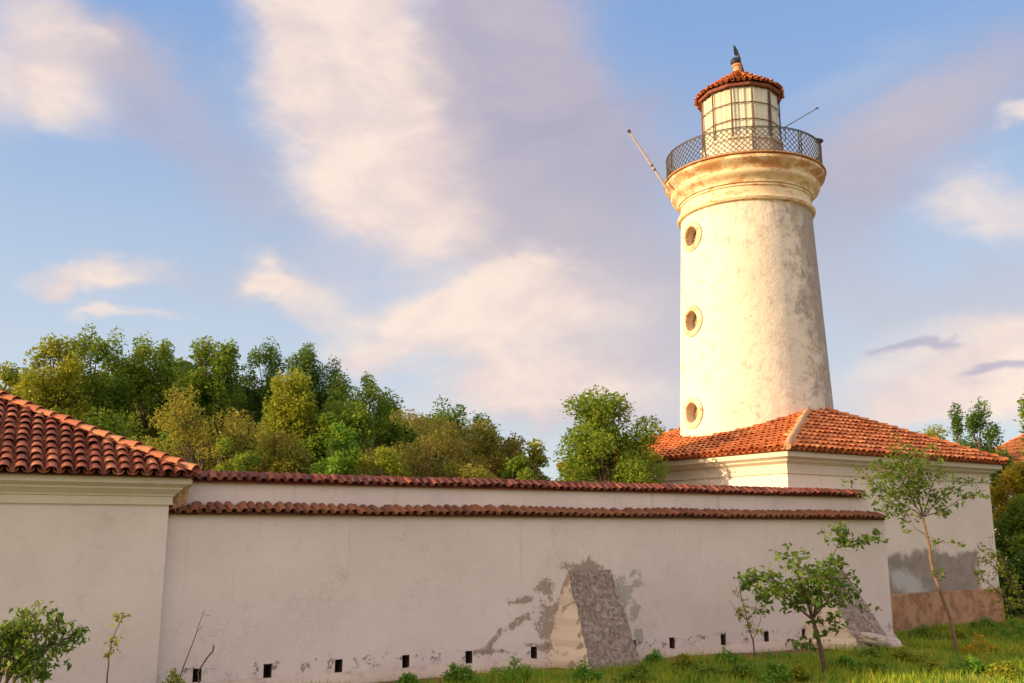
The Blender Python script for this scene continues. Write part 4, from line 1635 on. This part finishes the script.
# ------------------------------------------------------------------ weeds, grass
def weed(u, v, r_, h, mat, label, seed, Y=None):
    p = on_ground(u, v)
    t = thing('weed_clump', label, 'weed', p, 0, 'weeds in the grass before the wall')
    rg = np.random.default_rng(seed)
    n = 26
    C = np.column_stack([rg.normal(0, r_ * .5, n), rg.normal(0, r_ * .5, n), rg.uniform(.05, h, n)])
    C[:, 2] *= np.clip(1.15 - np.hypot(C[:, 0], C[:, 1]) / r_, .3, 1)
    Rd = np.full((n, 3), .11)
    leaf_cloud('foliage', C, Rd, 40, .075, mat, t, seed=seed)
    b = MB()
    for c_ in C[:16]:
        b.tube([(c_[0] * .3, c_[1] * .3, -.05), tuple(c_)], [.008, .004], 4, False)
    b.build('stem', M['l_green'], t)


for i, a in enumerate([
        (460, 683, .30, .42, 'l_fresh', 'bright green weed clump below the fifth drain hole from the left'),
        (517, 682, .42, .48, 'l_fresh', 'larger bright green weed clump left of the middle buttress'),
        (408, 690, .2, .3, 'l_fresh', 'small green weed clump cut by the bottom edge below the fourth drain hole'),
        (172, 700, .22, .45, 'l_yellow', 'small yellowish weed clump where annex and long wall meet'),
        (583, 682, .28, .34, 'l_fresh', 'green weed clump at the foot of the middle buttress'),
        (700, 677, .4, .30, 'l_green', 'low dark weed patch right of the middle buttress'),
        (775, 680, .4, .28, 'l_fresh', 'low green weed patch left of the bushy sapling'),
        (880, 676, .45, .32, 'l_green', 'low green weed patch right of the bushy sapling'),
        (985, 655, .5, .5, 'l_gold', 'yellow-flecked weed clump at the lower right before the brick base'),
        (1015, 640, .5, .5, 'l_fresh', 'green weed clump at the right edge before the house corner'),
        (925, 637, .45, .30, 'l_green', 'low weeds under the left part of the brick base'),
        (985, 630, .45, .35, 'l_fresh', 'low weeds under the right part of the brick base'),
        (905, 660, .4, .25, 'l_yellow', 'yellowish weed patch left of the leaning young tree')]):
    weed(a[0], a[1], a[2], a[3], M[a[4]], a[5], 100 + i)

rw = random.Random(21)
for i, (u_, v_, lb) in enumerate([
        (655, 664, 'small leafy tuft at the lower right corner of the middle buttress'),
        (640, 681, 'leafy tuft at the bottom edge in front of the middle buttress'),
        (683, 669, 'leafy tuft below the first drain hole right of the middle buttress'),
        (727, 663, 'small tuft under the drain hole left of the spindly shoot'),
        (742, 676, 'tuft in the grass in front of the spindly shoot'),
        (800, 679, 'bright tuft just left of the bushy sapling trunk'),
        (848, 668, 'tuft just right of the bushy sapling trunk'),
        (870, 660, 'tuft in front of the fallen rubble slab'),
        (932, 672, 'tuft left of and in front of the leaning young tree'),
        (975, 672, 'tuft right of and in front of the leaning young tree'),
        (1008, 676, 'yellowish tuft in the lower right corner of the picture'),
        (958, 640, 'tuft behind the foot of the leaning young tree, before the brick base')]):
    weed(u_, v_, rw.uniform(.15, .3), rw.uniform(.18, .36), M[('l_fresh', 'l_green', 'l_yellow')[(i + (i == 10) * 1) % 3]], lb, 300 + i)

rg = np.random.default_rng(55)


def grass(name, mat, n, hmin, hmax, keep, label=None):
    X = rg.uniform(-9, 30, n * 3)
    Yy = rg.uniform(12, 38, n * 3)
    # wall frame: only in front of wall / house
    lx = (X - W0.x) * math.cos(WRZ) + (Yy - W0.y) * math.sin(WRZ)
    ly = -(X - W0.x) * math.sin(WRZ) + (Yy - W0.y) * math.cos(WRZ)
    hx = (X - HA.x) * math.cos(HRZ) + (Yy - HA.y) * math.sin(HRZ)
    hy_ = -(X - HA.x) * math.sin(HRZ) + (Yy - HA.y) * math.cos(HRZ)
    edge = np.where(lx < 17.7, -ly - .2, -hy_ - .08)
    edge = np.where(hx > HL, 1.0, edge)
    edge = np.where((lx < -.8), -ly - .25, edge)
    # bare strip next to the wall, thinner where it is dry
    pat = .5 + .5 * np.sin(X * 1.7 + np.sin(Yy * 1.1) * 2) * np.cos(Yy * 1.3 + 1)
    dry = (lx > 9) & (lx < 15) & (edge < .9)
    prob = np.clip((edge - .05) / np.where(lx < 17.7, 1.1, .5), 0, 1) * (.45 + .55 * pat)
    clear_b = ((lx > 7.5) & (lx < 8.9) & (ly > -.95)) | ((lx > 14.9) & (lx < 16.25) & (ly > -1.4))
    prob = np.where(dry, prob * .25, prob)
    ok = (edge > .03) & (rg.random(len(X)) < prob) & (~clear_b)
    X, Yy, pat = X[ok][:n], Yy[ok][:n], pat[ok][:n]
    m_ = len(X)
    a = rg.uniform(0, 6.283, m_)
    h = rg.uniform(hmin, hmax, m_) * (.6 + .7 * pat)
    w_ = rg.uniform(.008, .02, m_)
    lean = rg.normal(0, .35, (m_, 2)) * h[:, None]
    z = np.array([gz(x, y) for x, y in zip(X, Yy)]) - .01
    V = np.empty((m_, 3, 3))
    V[:, 0] = np.column_stack([X - np.cos(a) * w_, Yy - np.sin(a) * w_, z])
    V[:, 1] = np.column_stack([X + np.cos(a) * w_, Yy + np.sin(a) * w_, z])
    V[:, 2] = np.column_stack([X + lean[:, 0], Yy + lean[:, 1], z + h])
    o = np_mesh(name, V.reshape(-1, 3), m_, mat, None, 3)
    return tag(o, label, 'grass', kind='stuff')


grass('grass', M['grass'], 170000, .08, .24, 1, 'yellow-green grass growing on the ground before the wall')
